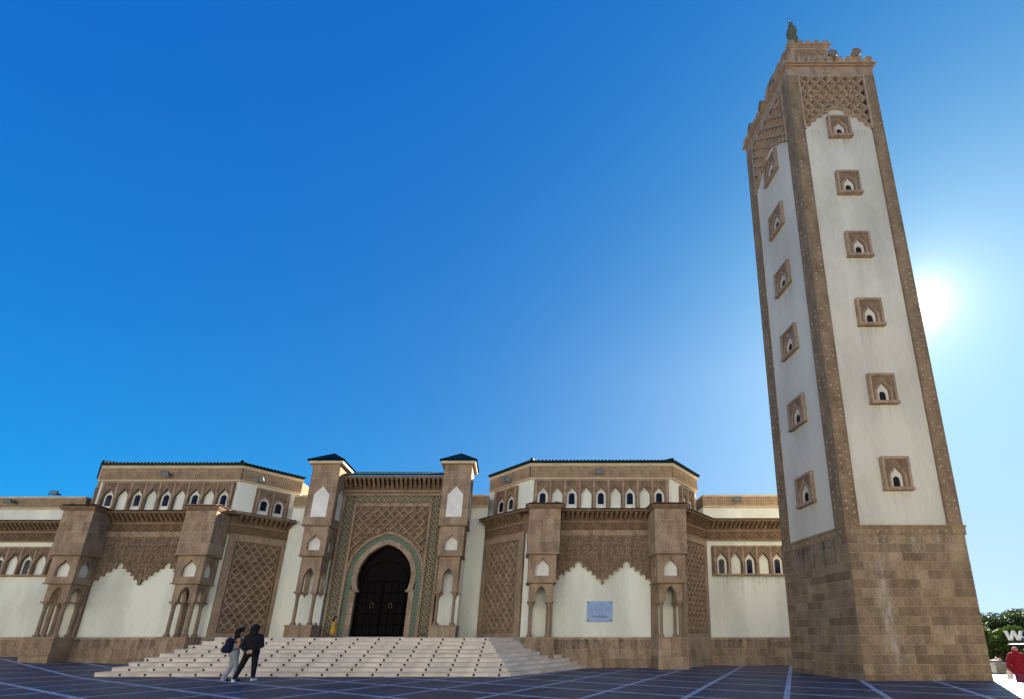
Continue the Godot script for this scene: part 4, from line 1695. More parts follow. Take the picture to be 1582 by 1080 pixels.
	lathe(m, at, PackedVector2Array([Vector2(0.5, 32.1), Vector2(0.45, 32.7), Vector2(0.3, 33.2), Vector2(0.1, 33.5), Vector2(0.05, 33.9), Vector2(0.035, 36.0), Vector2(0.0, 36.0)]), 16)
	ball(m, at + Vector3(0, 34.42, 0), 0.31, 16)
	ball(m, at + Vector3(0, 35.12, 0), 0.30, 16)
	ball(m, at + Vector3(0, 35.72, 0), 0.14, 14)
	var cr := []
	for k in 13:
		var a := PI * 0.62 + TAU * 0.76 * k / 12.0
		cr.append(at + Vector3(cos(a) * 0.14, 36.12 + sin(a) * 0.14, 0))
	tube(m, cr, 0.03, 0.02, 6)
	build(m, "finial", M.copper, la)


func window(parent: Node, G: Fr, c: float, y0: float) -> void:
	var F := Fr.new(G.o + G.t * c * 0.15, G.t * 0.85, G.k)
	var m := Mb.new()
	var cu := keel(c, 0.27, y0 + 0.55, y0 + 0.98, 6)
	var poly := PackedVector2Array([Vector2(c - 0.27, y0 + 0.12)])
	poly.append_array(cu)
	poly.append(Vector2(c + 0.27, y0 + 0.12))
	holed(m, F, c - 0.52, c + 0.52, y0 + 0.1, y0 + 1.24, c, poly, y0 + 0.1, -0.04, 0.07)
	var w := build(m, "window", M.carved, parent)
	m = Mb.new()
	box(m, F, c - 0.61, c - 0.5, y0 + 0.1, y0 + 1.34, -0.10, 0.07)
	box(m, F, c + 0.5, c + 0.61, y0 + 0.1, y0 + 1.34, -0.10, 0.07)
	box(m, F, c - 0.5, c + 0.5, y0 + 1.23, y0 + 1.34, -0.10, 0.07)
	box(m, F, c - 0.64, c + 0.64, y0, y0 + 0.12, -0.14, 0.07)
	box(m, F, c - 0.40, c - 0.31, y0 + 0.12, y0 + 0.66, -0.075, -0.038)
	box(m, F, c + 0.31, c + 0.40, y0 + 0.12, y0 + 0.66, -0.075, -0.038)
	ribbon(m, F, keel(c, 0.33, y0 + 0.57, y0 + 1.10, 6), 0.07, -0.04, -0.09)
	build(m, "window_frame", M.stone, w)
	m = Mb.new()
	holed(m, F, c - 0.40, c + 0.40, y0 + 0.1, y0 + 1.06, c, round_arch(c, 0.155, y0 + 0.42), y0 + 0.12, 0.02, 0.075)
	build(m, "niche", M.shaft, w)
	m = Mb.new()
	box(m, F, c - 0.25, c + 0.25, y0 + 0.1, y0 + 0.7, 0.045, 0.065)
	build(m, "opening", M.dark, w)  # plate coloured near black for the unlit hollow of the window


# ---------- things fixed to the buildings ----------
func floodlight(at: Vector3, label: String, double := false, tilt := 35.0) -> void:
	var t := thing("floodlight", label, "floodlight", at, "floodlights on the mosque parapets")
	var n := 2 if double else 1
	var m := Mb.new()
	box(m, Fr.new(Vector2(-0.05, -0.08), Vector2(1, 0), 0.0), 0, 0.1, -0.05, 0.05, 0, 0.1)
	tube(m, [Vector3(0, 0, 0), Vector3(0, -0.02, 0.2)], 0.025, 0.025)
	build(m, "bracket", M.grey, t)
	for i in n:
		var x := (i - (n - 1) / 2.0) * 0.30
		var w := 0.20 if not double else 0.13
		var b := Basis(Vector3.RIGHT, deg_to_rad(tilt))
		var pts := []
		for q in [[-w, -0.14, 0.06], [w, -0.14, 0.06], [w, 0.14, 0.06], [-w, 0.14, 0.06], [-w * 0.6, -0.07, -0.08], [w * 0.6, -0.07, -0.08], [w * 0.6, 0.07, -0.08], [-w * 0.6, 0.07, -0.08]]:
			pts.append(Vector3(x, 0, 0.26) + b * Vector3(q[0], q[1], q[2]))
		m = Mb.new()
		var c := Vector3(x, 0, 0.26)
		for q in [[4, 5, 6, 7], [0, 1, 5, 4], [1, 2, 6, 5], [2, 3, 7, 6], [3, 0, 4, 7]]:
			m.quad(pts[q[0]], pts[q[1]], pts[q[2]], pts[q[3]], (pts[q[0]] + pts[q[2]]) * 0.5 - c)
		for q in [[0, 1], [1, 2], [2, 3], [3, 0]]:
			tube(m, [pts[q[0]], pts[q[1]]], 0.018, 0.018, 5)
		var h := build(m, "housing", M.grey, t)
		m = Mb.new()
		m.quad(pts[0], pts[1], pts[2], pts[3], b * Vector3(0, 0, 1))
		build(m, "lens", M.lamp_glass, h)


func fittings() -> void:
	floodlight(place(-1.3, 10.08, 0.5), "single grey floodlight on the right pavilion's parapet, above the middle window")
	floodlight(place(-24.9, 10.08, 0.85), "single grey floodlight on the left pavilion's front parapet")
	floodlight(place(-20.2, 10.0, 1.6), "twin floodlight at the right-hand canted parapet of the left pavilion", true)
	floodlight(place(-6.35, 10.0, 1.55), "twin floodlight at the left-hand canted parapet of the right pavilion", true)
	floodlight(place(6.75, 8.95, 1.9), "small floodlight on the parapet of the short wing beside the minaret")
	floodlight(place(-34.6, 8.95, 2.25), "small floodlight low on the parapet face at the left edge")
	floodlight(place(-32.2, 9.4, 2.3), "small dark floodlight standing on top of the left wing's parapet", false, -20.0)
	# plaque with its lines of writing
	var t := thing("wall_plaque", "pale blue plaque with dark Arabic writing on the right pavilion's white wall", "plaque", place(-1.29, 2.13, 0.0))
	var X := Fr.new(Vector2(-0.63, 0), Vector2(1, 0), 0.0)
	var m := Mb.new()
	block(m, X, 0, 1.26, 0, 1.0, -0.05, 0.0, 0.012)
	build(m, "board", M.plaque, t)
	m = Mb.new()
	for c in [[0.08, 0.08], [1.18, 0.08], [0.08, 0.92], [1.18, 0.92]]:
		lathe(m, X.p(c[0], c[1], -0.05), PackedVector2Array([Vector2(0.035, 0), Vector2(0.035, 0.02), Vector2(0.0, 0.026)]), 10, Basis(Vector3.RIGHT, PI / 2))
	build(m, "screw", M.ink, t)
	m = Mb.new()
	script_line(m, X, 0.22, 1.05, 0.24, 0.085, 0.026, 5)
	build(m, "bold_writing", M.ink, t)
	m = Mb.new()
	script_line(m, X, 0.40, 0.90, 0.84, 0.035, 0.014, 11)
	for j in 6:
		script_line(m, X, 0.14 + 0.03 * (j % 2), 1.12, 0.74 - j * 0.07, 0.022, 0.008, 20 + j)
	build(m, "fine_writing", M.faint, t)
	# loudspeakers on the minaret's parapet
	var f := Fr.new(Vector2(6.31, -6.5), Vector2(1, 0), K)
	var spots := [[2.35, 0.0, 0.2, "round grey loudspeaker on the minaret's front parapet, left of the other one there"], [3.55, 0.0, 0.3, "pale loudspeaker on the minaret's front parapet, nearer the right corner"], [1.05, 0.35, 0.0, "loudspeaker in front of the minaret's lantern, nearest the front corner"], [0.0, 1.1, 0.1, "loudspeaker on the minaret's left parapet, nearest the front corner"], [0.0, 2.1, 0.1, "middle loudspeaker on the minaret's left parapet"], [0.0, 3.2, 0.1, "loudspeaker on the minaret's left parapet, farthest from the front corner"]]
	for s in spots:
		var at := f.p(s[0], 29.5 + s[2], s[1] - 0.02) + Vector3(0, 0, -Z0)
		var ls := thing("loudspeaker", s[3], "loudspeaker", at, "loudspeakers on the minaret")
		var turn := Basis(Vector3.RIGHT, PI / 2) if s[1] < 0.5 else Basis(Vector3.BACK, PI / 2)
		m = Mb.new()
		lathe(m, Vector3.ZERO, PackedVector2Array([Vector2(0.0, -0.20), Vector2(0.14, -0.20), Vector2(0.20, -0.14), Vector2(0.215, 0.0), Vector2(0.23, 0.13), Vector2(0.24, 0.15), Vector2(0.21, 0.15), Vector2(0.19, 0.10), Vector2(0.06, 0.06), Vector2(0.0, 0.09)]), 16, turn)
		build(m, "horn", M.speaker, ls)
		m = Mb.new()
		tube(m, [Vector3(0, -0.08, 0), Vector3(0, -0.35 - s[2], -0.02)], 0.03, 0.03)
		build(m, "bracket", M.grey, ls)


func script_line(m: Mb, X: Fr, s0: float, s1: float, y: float, h: float, w: float, seed_: int) -> void:
	# joined cursive strokes with teeth, tails and dots along a base line
	var r := RandomNumberGenerator.new()
	r.seed = seed_
	var s := s1
	while s > s0 + h:
		var n := r.randi_range(2, 4)
		var pts := PackedVector2Array([Vector2(s, y + h * 0.2)])
		for i in n:
			if s < s0 + h * 0.5:
				break
			var up: float = [0.35, 0.6, 1.5, 0.45][r.randi() % 4]
			pts.append(Vector2(s - h * 0.08, y + h * up))
			pts.append(Vector2(s - h * 0.22, y))
			pts.append(Vector2(s - h * 0.62, y - h * 0.04))
			if r.randf() < 0.5:
				box(m, X, s - h * 0.4 - w * 0.4, s - h * 0.4 + w * 0.4, y - h * 0.42, y - h * 0.42 + w * 0.8, -0.056, -0.049)
			s -= h * 0.66
		if r.randf() < 0.6:
			pts.append(Vector2(s - h * 0.25, y - h * 0.5))
			pts.append(Vector2(s - h * 0.7, y - h * 0.45))
			pts.append(Vector2(s - h * 0.85, y + h * 0.1))
			s -= h * 0.5
		ribbon(m, X, pts, w, -0.049, -0.056, 0.9)
		s -= h * 0.35


# ---------- people ----------
func body_mesh(bones: Array, cell: float, blend := 0.035) -> ArrayMesh:
	# bones: [from, to, radius, radius, colour]; a smooth union of tapered capsules, meshed as surface nets
	var lo := Vector3(1e9, 1e9, 1e9)
	var hi := -lo
	for b in bones:
		var r: float = maxf(b[2], b[3]) + cell * 3 + blend
		for q in [b[0], b[1]]:
			lo = lo.min(q - Vector3(r, r, r))
			hi = hi.max(q + Vector3(r, r, r))
	var nx := int((hi.x - lo.x) / cell) + 2
	var ny := int((hi.y - lo.y) / cell) + 2
	var nz := int((hi.z - lo.z) / cell) + 2
	var f := PackedFloat32Array()
	f.resize(nx * ny * nz)
	f.fill(1.0)
	var near := PackedFloat32Array()
	near.resize(nx * ny * nz)
	near.fill(1.0)
	var who := PackedByteArray()
	who.resize(nx * ny * nz)
	for bi in bones.size():
		var b: Array = bones[bi]
		var p: Vector3 = b[0]
		var d: Vector3 = b[1] - b[0]
		var dd := maxf(d.length_squared(), 1e-9)
		var r0: float = b[2]
		var r1: float = b[3]
		var rm := maxf(r0, r1) + cell * 2 + blend
		var a: Vector3 = ((b[0] as Vector3).min(b[1]) - Vector3(rm, rm, rm) - lo) / cell
		var z: Vector3 = ((b[0] as Vector3).max(b[1]) + Vector3(rm, rm, rm) - lo) / cell
		for k in range(maxi(int(a.z), 0), mini(int(z.z) + 1, nz)):
			for j in range(maxi(int(a.y), 0), mini(int(z.y) + 1, ny)):
				for i in range(maxi(int(a.x), 0), mini(int(z.x) + 1, nx)):
					var q := lo + Vector3(i, j, k) * cell - p
					var t := clampf(q.dot(d) / dd, 0.0, 1.0)
					var dist := (q - d * t).length() - lerpf(r0, r1, t)
					var at := i + nx * (j + ny * k)
					var old := f[at]
					var bl: float = b[5] if b.size() > 5 else blend
					var h := maxf(bl - absf(old - dist), 0.0) / bl
					f[at] = minf(old, dist) - h * h * bl * 0.25
					if dist < near[at]:
						near[at] = dist
						who[at] = bi
	var ids := PackedInt32Array()
	ids.resize(nx * ny * nz)
	ids.fill(-1)
	var pos := PackedVector3Array()
	var col := PackedColorArray()
	var step := [1, nx, nx * ny]
	var corner := []
	for c in 8:
		corner.append((c & 1) + nx * ((c >> 1 & 1) + ny * (c >> 2 & 1)))
	for k in nz - 1:
		for j in ny - 1:
			for i in nx - 1:
				var at := i + nx * (j + ny * k)
				if f[at] > cell * 3 or f[at] < -cell * 3:
					continue
				var mask := 0
				for c in 8:
					if f[at + corner[c]] < 0.0:
						mask |= 1 << c
				if mask == 0 or mask == 255:
					continue
				var sum := Vector3.ZERO
				var n := 0
				for e in 12:
					var ax := e >> 2
					var c0 := 0
					if ax == 0:
						c0 = (e & 1) * 2 + (e >> 1 & 1) * 4
					elif ax == 1:
						c0 = (e & 1) + (e >> 1 & 1) * 4
					else:
						c0 = (e & 1) + (e >> 1 & 1) * 2
					var c1 := c0 + (1 << ax)
					var fa := f[at + corner[c0]]
					var fb := f[at + corner[c1]]
					if (fa < 0.0) != (fb < 0.0):
						var u := fa / (fa - fb)
						var w := Vector3(c0 & 1, c0 >> 1 & 1, c0 >> 2 & 1)
						w[ax] += u
						sum += w
						n += 1
				ids[at] = pos.size()
				pos.append(lo + (Vector3(i, j, k) + sum / n) * cell)
				col.append(bones[who[at]][4])
	var nrm := PackedVector3Array()
	nrm.resize(pos.size())
	var idx := PackedInt32Array()
	for k in range(1, nz - 1):
		for j in range(1, ny - 1):
			for i in range(1, nx - 1):
				var at := i + nx * (j + ny * k)
				for ax in 3:
					var fa := f[at]
					var fb := f[at + step[ax]]
					if (fa < 0.0) == (fb < 0.0):
						continue
					var u: int = step[(ax + 1) % 3]
					var v: int = step[(ax + 2) % 3]
					var q := [ids[at], ids[at - u], ids[at - u - v], ids[at - v]]
					if q[0] < 0 or q[1] < 0 or q[2] < 0 or q[3] < 0:
						continue
					var out := Vector3.ZERO
					out[ax] = 1.0 if fa < 0.0 else -1.0
					var nn := (pos[q[2]] - pos[q[0]]).cross(pos[q[1]] - pos[q[0]])
					if nn.dot(out) < 0:
						q = [q[0], q[3], q[2], q[1]]
						nn = (pos[q[2]] - pos[q[0]]).cross(pos[q[1]] - pos[q[0]])
					for l in [0, 1, 2, 0, 2, 3]:
						idx.append(q[l])
					for l in 4:
						nrm[q[l]] += nn
	for i in nrm.size():
		nrm[i] = nrm[i].normalized()
	var arr := []
	arr.resize(Mesh.ARRAY_MAX)
	arr[Mesh.ARRAY_VERTEX] = pos
	arr[Mesh.ARRAY_NORMAL] = nrm
	arr[Mesh.ARRAY_COLOR] = col
	arr[Mesh.ARRAY_INDEX] = idx
	var m := ArrayMesh.new()
	m.add_surface_from_arrays(Mesh.PRIMITIVE_TRIANGLES, arr)
	return m


func hand(bones: Array, wrist: Vector3, dir: Vector3, palm: Vector3, side: Vector3, skin: Color, curl := 0.7, size := 1.0) -> void:
	# palm, four curled fingers of unequal length and a thumb that leaves the side near the wrist
	var pe := wrist + dir * 0.085 * size
	bones.append([wrist, wrist + dir * 0.03 * size, 0.026 * size, 0.028 * size, skin, 0.02])
	bones.append([wrist + dir * 0.02 * size + side * 0.018 * size, pe + side * 0.024 * size, 0.018 * size, 0.015 * size, skin, 0.02])
	bones.append([wrist + dir * 0.02 * size - side * 0.018 * size, pe - side * 0.024 * size, 0.018 * size, 0.015 * size, skin, 0.02])
	var ln := [0.066, 0.078, 0.073, 0.057]
	for i in 4:
		var a := pe + side * (0.030 - 0.020 * i) * size
		var d1 := (dir + palm * curl * 0.5).normalized()
		var d2 := (dir + palm * curl * 1.8).normalized()
		var b: Vector3 = a + d1 * ln[i] * 0.5 * size
		bones.append([a, b, 0.0095 * size, 0.009 * size, skin, 0.006])
		bones.append([b, b + d2 * ln[i] * 0.5 * size, 0.009 * size, 0.0075 * size, skin, 0.006])
	var ta := wrist + dir * 0.025 * size + side * 0.025 * size
	var tb := ta + (dir * 0.6 + side * 0.7 + palm * 0.2).normalized() * 0.04 * size
	bones.append([ta, tb, 0.012 * size, 0.010 * size, skin, 0.01])
	bones.append([tb, tb + (dir * 0.9 + palm * 0.4).normalized() * 0.03 * size, 0.010 * size, 0.008 * size, skin, 0.008])


func head(bones: Array, c: Vector3, fwd: Vector3, skin: Color, s := 1.0) -> void:
	# skull, jaw, nose, brow, lips and ears; c is the middle of the head
	var right := fwd.cross(Vector3.UP).normalized()
	bones.append([c + Vector3(0, 0.025, 0) * s - fwd * 0.02 * s, c + Vector3(0, 0.03, 0) * s + fwd * 0.015 * s, 0.088 * s, 0.083 * s, skin])
	bones.append([c - Vector3(0, 0.03, 0) * s + fwd * 0.02 * s, c - Vector3(0, 0.075, 0) * s + fwd * 0.045 * s, 0.066 * s, 0.042 * s, skin])
	bones.append([c + fwd * 0.09 * s + Vector3(0, 0.01, 0) * s, c + fwd * 0.112 * s - Vector3(0, 0.022, 0) * s, 0.009 * s, 0.014 * s, skin, 0.012])
	bones.append([c + fwd * 0.088 * s - Vector3(0, 0.058, 0) * s - right * 0.018 * s, c + fwd * 0.088 * s - Vector3(0, 0.058, 0) * s + right * 0.018 * s, 0.008 * s, 0.008 * s, skin.darkened(0.25), 0.008])
	for sd in [-1.0, 1.0]:
		bones.append([c + right * sd * 0.083 * s + Vector3(0, 0.012, 0) * s, c + right * sd * 0.087 * s - Vector3(0, 0.022, 0) * s, 0.014 * s, 0.010 * s, skin, 0.012])
		bones.append([c + fwd * 0.085 * s + right * sd * 0.032 * s + Vector3(0, 0.008, 0) * s, c + fwd * 0.086 * s + right * sd * 0.033 * s + Vector3(0, 0.008, 0) * s, 0.010 * s, 0.010 * s, Color(0.02, 0.015, 0.012), 0.006])


func people() -> void:
	var skin := Color(0.36, 0.20, 0.13)
	var black := Color(0.012, 0.012, 0.016)
	# woman in grey, seen from behind and to the right, weight on one leg
	var feet := Vector3(-13.14, level(-13.14, -15.55), -15.55)
	var t := thing("person", "woman in grey trousers and sleeveless top with long dark curly hair, seen from behind", "person", feet)
	var grey := Color(0.27, 0.30, 0.36)
	var top := Color(0.34, 0.30, 0.30)
	var arm := Color(0.42, 0.20, 0.12)
	var fwd := Vector3(0.62, 0, -0.78).normalized()
	var rt := fwd.cross(Vector3.UP).normalized()
	var U := Vector3.UP
	var at := func(f: float, y: float, r: float) -> Vector3: return fwd * f + U * y + rt * r
	var b := []
	b.append([at.call(0.0, 0.90, -0.07), at.call(0.0, 0.90, 0.07), 0.125, 0.125, grey])
	b.append([at.call(-0.03, 0.86, 0.06), at.call(-0.03, 0.86, -0.06), 0.115, 0.115, grey])
	b.append([at.call(0.0, 1.0, 0), at.call(0.01, 1.14, 0), 0.115, 0.105, grey.lerp(top, 0.5)])
	b.append([at.call(0.01, 1.12, 0), at.call(0.02, 1.30, 0), 0.105, 0.115, top])
	b.append([at.call(0.02, 1.32, -0.11), at.call(0.02, 1.32, 0.11), 0.075, 0.075, top])
	b.append([at.call(0.02, 1.36, 0), at.call(0.035, 1.47, 0), 0.052, 0.046, skin])
	# legs with a flare at the hem
	for l in [[-0.09, -0.05, -0.12, -0.14], [0.09, 0.08, 0.10, 0.12]]:
		var hip: Vector3 = at.call(0.0, 0.86, l[0])
		var knee: Vector3 = at.call(0.04 + l[1] * 0.6, 0.47, l[0] * 1.1)
		var ank: Vector3 = at.call(l[2], 0.09, l[3])
		b.append([hip, knee, 0.095, 0.068, grey])
		b.append([knee, ank, 0.066, 0.062, grey])
		b.append([ank + U * 0.06, ank - U * 0.04, 0.066, 0.076, grey])
		b.append([ank - U * 0.055 - fwd * 0.03, ank - U * 0.06 + fwd * 0.15, 0.036, 0.030, black])
	# arms: the right one bent forward across the body
	for sd in [-1.0, 1.0]:
		var sh: Vector3 = at.call(0.02, 1.34, 0.165 * sd)
		var el: Vector3 = at.call(0.05, 1.07, 0.20 * sd)
		var wr: Vector3 = at.call(0.25, 1.06, 0.10 * sd)
		b.append([sh, el, 0.046, 0.036, arm])
		b.append([el, wr, 0.036, 0.026, arm])
		hand(b, wr, (fwd * 0.9 - rt * sd * 0.4).normalized(), -U, -rt * sd, skin)
	var hc: Vector3 = at.call(0.06, 1.58, 0.0)
	head(b, hc, (fwd + Vector3(0.1, 0.05, 0)).normalized(), skin)
	var o := instance(body_mesh(b, 0.0145), "body", M.body, t, Vector3.ZERO)
	# hair: a mass of curls down the back
	var hr := []
	hr.append([hc + U * 0.05 - fwd * 0.02, hc + U * 0.03 - fwd * 0.06, 0.108, 0.10, black])
	var r := RandomNumberGenerator.new()
	r.seed = 7
	for i in 44:
		var y := r.randf_range(-0.36, 0.10)
		var w := 0.10 + 0.02 * r.randf()
		var a := r.randf_range(-1.25, 1.25)
		var p := hc + U * y - fwd * cos(a) * w * (1.0 + (0.1 - y) * 0.5) + rt * sin(a) * w
		hr.append([p, p + U * -0.05 + rt * r.randf_range(-0.03, 0.03), 0.042, 0.036, Color(0.016, 0.011, 0.010), 0.02])
	instance(body_mesh(hr, 0.014), "hair", M.body, t, Vector3.ZERO)
	# her backpack
	var bp := thing("backpack", "dark navy backpack on the woman's back", "backpack", feet + at.call(-0.22, 0.93, -0.02))
	var navy := Color(0.012, 0.015, 0.035)
	var k := []
	for y in 6:
		var wd := 0.10 - 0.008 * y
		k.append([at.call(0.03, 0.06 + y * 0.062, -wd), at.call(0.03, 0.06 + y * 0.062, wd), 0.095, 0.095, navy])
	k.append([at.call(-0.05, 0.06, -0.08), at.call(-0.05, 0.06, 0.08), 0.09, 0.09, navy])
	k.append([at.call(-0.05, 0.15, -0.07), at.call(-0.04, 0.16, 0.07), 0.075, 0.075, navy])
	k.append([at.call(0.02, 0.46, -0.03), at.call(0.02, 0.46, 0.03), 0.022, 0.022, navy])
	instance(body_mesh(k, 0.016), "bag", M.body, bp, Vector3.ZERO)
	var m := Mb.new()
	for sd in [-1.0, 1.0]:
		tube(m, [at.call(0.06, 0.38, 0.09 * sd), at.call(0.18, 0.47, 0.12 * sd), at.call(0.32, 0.44, 0.13 * sd), at.call(0.34, 0.30, 0.13 * sd), at.call(0.24, 0.12, 0.15 * sd), at.call(0.06, 0.03, 0.13 * sd)], 0.018, 0.018)
	build(m, "strap", M.ink, bp)
	m = Mb.new()
	tube(m, [at.call(-0.165, 0.10, -0.11), at.call(-0.175, 0.12, 0.0), at.call(-0.165, 0.10, 0.11)], 0.007, 0.007)
	build(m, "zip", M.grey, bp)
	# man in black with his hood up, hands clasped behind him
	feet = Vector3(-12.36, level(-12.36, -15.35), -15.35)
	t = thing("person", "person in black hooded top and trousers with white shoes, hands clasped behind the back", "person", feet)
	fwd = Vector3(-0.42, 0, -0.90).normalized()
	rt = fwd.cross(Vector3.UP).normalized()
	at = func(f: float, y: float, r: float) -> Vector3: return fwd * f + U * y + rt * r
	b = []
	b.append([at.call(0, 0.93, -0.075), at.call(0, 0.93, 0.075), 0.135, 0.135, black])
	b.append([at.call(0.02, 1.05, -0.05), at.call(0.0, 1.30, -0.07), 0.15, 0.155, black])
	b.append([at.call(0.02, 1.05, 0.05), at.call(0.0, 1.30, 0.07), 0.15, 0.155, black])
	b.append([at.call(0, 1.44, -0.13), at.call(0, 1.44, 0.13), 0.09, 0.09, black])
	b.append([at.call(0.0, 1.46, 0), at.call(0.02, 1.60, 0), 0.085, 0.08, black])
	for l in [[-0.10, -0.36, 0.02], [0.10, 0.12, 0.03]]:
		var hip: Vector3 = at.call(0, 0.90, l[0])
		var ank: Vector3 = at.call(l[2], 0.10, l[1])
		var knee: Vector3 = hip.lerp(ank, 0.5) + fwd * 0.03
		b.append([hip, knee, 0.105, 0.078, black])
		b.append([knee, ank, 0.076, 0.056, black])
		var shoe := Color(0.62, 0.66, 0.68)
		b.append([ank - U * 0.045 - fwd * 0.06, ank - U * 0.055 + fwd * 0.15 + rt * signf(l[0]) * 0.05, 0.050, 0.042, shoe, 0.015])
	for sd in [-1.0, 1.0]:
		var sh: Vector3 = at.call(0, 1.42, 0.20 * sd)
		var el: Vector3 = at.call(-0.10, 1.12, 0.27 * sd)
		var wr: Vector3 = at.call(-0.27, 0.955, 0.10 * sd)
		b.append([sh, el, 0.068, 0.058, black])
		b.append([el, wr, 0.056, 0.042, black])
		hand(b, wr - rt * sd * 0.02, (-rt * sd * 0.95 - U * 0.35).normalized(), fwd, U, Color(0.46, 0.28, 0.19), 0.5, 1.1)
	hc = at.call(0.03, 1.685, 0.0)
	head(b, hc, (fwd + rt * 0.55).normalized(), skin)
	instance(body_mesh(b, 0.0145), "body", M.body, t, Vector3.ZERO)
	hr = []
	var hf := (fwd + rt * 0.55).normalized()
	hr.append([hc + U * 0.03 - hf * 0.03, hc + U * 0.03 - hf * 0.0, 0.118, 0.116, black])
	hr.append([hc + U * 0.10 - hf * 0.05, hc + U * 0.115 + hf * 0.03, 0.045, 0.04, black])
	hr.append([hc - U * 0.10 - hf * 0.05, hc - U * 0.2 - hf * 0.05, 0.11, 0.12, black])
	instance(body_mesh(hr, 0.014), "hood", M.body, t, Vector3.ZERO)
	t.rotation.z = 0.05
	# child in yellow before the green tiles
	feet = Vector3(-13.18, EYE + 0.002, -20.6)
	t = thing("person", "small child in a yellow dress on the top step by the gate's left jamb", "person", feet)
	fwd = Vector3(0.9, 0, -0.1).normalized()
	rt = fwd.cross(Vector3.UP).normalized()
	at = func(f: float, y: float, r: float) -> Vector3: return fwd * f + U * y + rt * r
	var yellow := Color(0.50, 0.31, 0.03)
	b = []
	b.append([at.call(0, 0.50, 0), at.call(0, 0.62, 0), 0.085, 0.08, yellow])
	for i in 7:
		var a := TAU * i / 7.0
		b.append([at.call(0, 0.50, 0), at.call(cos(a) * 0.08, 0.20, sin(a) * 0.08), 0.06, 0.06, yellow])
	b.append([at.call(0, 0.62, -0.05), at.call(0, 0.62, 0.05), 0.055, 0.055, yellow])
	b.append([at.call(0, 0.66, 0), at.call(0.01, 0.72, 0), 0.032, 0.03, skin])
	for sd in [-1.0, 1.0]:
		b.append([at.call(-0.01, 0.2, 0.05 * sd), at.call(-0.01 + 0.05 * sd, 0.06, 0.05 * sd), 0.032, 0.026, skin])
		b.append([at.call(-0.03 + 0.05 * sd, 0.03, 0.05 * sd), at.call(0.07 + 0.05 * sd, 0.025, 0.05 * sd), 0.028, 0.025, black])
		var el: Vector3 = at.call(0.05, 0.50, 0.10 * sd)
		var wr: Vector3 = at.call(0.11, 0.62, 0.04 * sd)
		b.append([at.call(0, 0.63, 0.085 * sd), el, 0.034, 0.028, yellow])
		b.append([el, wr, 0.027, 0.02, skin])
		hand(b, wr, U, -fwd, rt * sd, skin, 0.5, 0.62)
	hc = at.call(0.02, 0.80, 0)
	head(b, hc, fwd, skin, 0.85)
	instance(body_mesh(b, 0.011), "body", M.body, t, Vector3.ZERO)
	hr = [[hc + U * 0.04 - fwd * 0.02, hc - U * 0.02 - fwd * 0.05, 0.085, 0.075, Color(0.03, 0.012, 0.010)], [hc + U * 0.085 + fwd * 0.03, hc + U * 0.08 - fwd * 0.02, 0.035, 0.04, Color(0.03, 0.012, 0.010)]]
	instance(body_mesh(hr, 0.011), "hair", M.body, t, Vector3.ZERO)
	# person in a red robe walking away in the sun
	feet = Vector3(17.0, level(17.0, -20.2), -20.2)
	t = thing("person", "person in a wide red hooded robe walking in the sun right of the minaret", "person", feet)
	fwd = Vector3(0.5, 0, -0.85).normalized()
	rt = fwd.cross(Vector3.UP).normalized()
	at = func(f: float, y: float, r: float) -> Vector3: return fwd * f + U * y + rt * r
	var red := Color(0.20, 0.008, 0.022)
	var purple := Color(0.15, 0.035, 0.085)
	b = []
	b.append([at.call(0, 0.62, 0), at.call(0.02, 1.05, 0), 0.21, 0.19, red])
	b.append([at.call(0, 0.62, -0.12), at.call(0, 0.62, 0.10), 0.18, 0.18, red])
	b.append([at.call(0.02, 1.22, -0.13), at.call(0.02, 1.22, 0.13), 0.12, 0.12, red])
	b.append([at.call(0.03, 1.28, 0), at.call(0.05, 1.34, 0), 0.09, 0.08, red])
	for sd in [-1.0, 1.0]:
		b.append([at.call(0, 0.5, 0.07 * sd), at.call(0.06 * sd, 0.14, 0.08 * sd), 0.12, 0.105, purple])
		b.append([at.call(0.06 * sd, 0.08, 0.08 * sd), at.call(0.06 * sd - 0.02, 0.045, 0.08 * sd), 0.04, 0.035, skin])
		b.append([at.call(0.06 * sd - 0.06, 0.03, 0.08 * sd), at.call(0.06 * sd + 0.12, 0.028, 0.08 * sd), 0.032, 0.03, black])
		var el: Vector3 = at.call(-0.02, 0.95, 0.30 * sd)
		var wr: Vector3 = at.call(0.05, 0.72, 0.32 * sd)
		b.append([at.call(0.02, 1.22, 0.20 * sd), el, 0.10, 0.095, red])
		b.append([el, wr, 0.09, 0.075, red])
		hand(b, wr - U * 0.04, -U, fwd, -rt * sd, skin, 0.8)
	hc = at.call(0.06, 1.44, 0)
	head(b, hc, fwd, skin)
	instance(body_mesh(b, 0.016), "body", M.body, t, Vector3.ZERO)
	hr = [[hc + U * 0.02 - fwd * 0.03, hc + U * 0.01, 0.115, 0.108, Color(0.42, 0.16, 0.16)], [hc - U * 0.09 - fwd * 0.05, hc - U * 0.16 - fwd * 0.05, 0.11, 0.13, red]]
	instance(body_mesh(hr, 0.016), "headscarf", M.body, t, Vector3.ZERO)
	var bag := thing("shopping_bag", "white bag hanging from the hand of the person in red", "bag", feet + at.call(0.06, 0.22, -0.33))
	m = Mb.new()
	var G := Fr.new(Vector2(-0.12, -0.04), Vector2(1, 0), 0.0)
	var q := [G.p(0.02, 0, 0.0), G.p(0.22, 0, 0.0), G.p(0.22, 0, 0.09), G.p(0.02, 0, 0.09), G.p(0.0, 0.34, 0.03), G.p(0.24, 0.34, 0.03), G.p(0.24, 0.34, 0.06), G.p(0.0, 0.34, 0.06)]
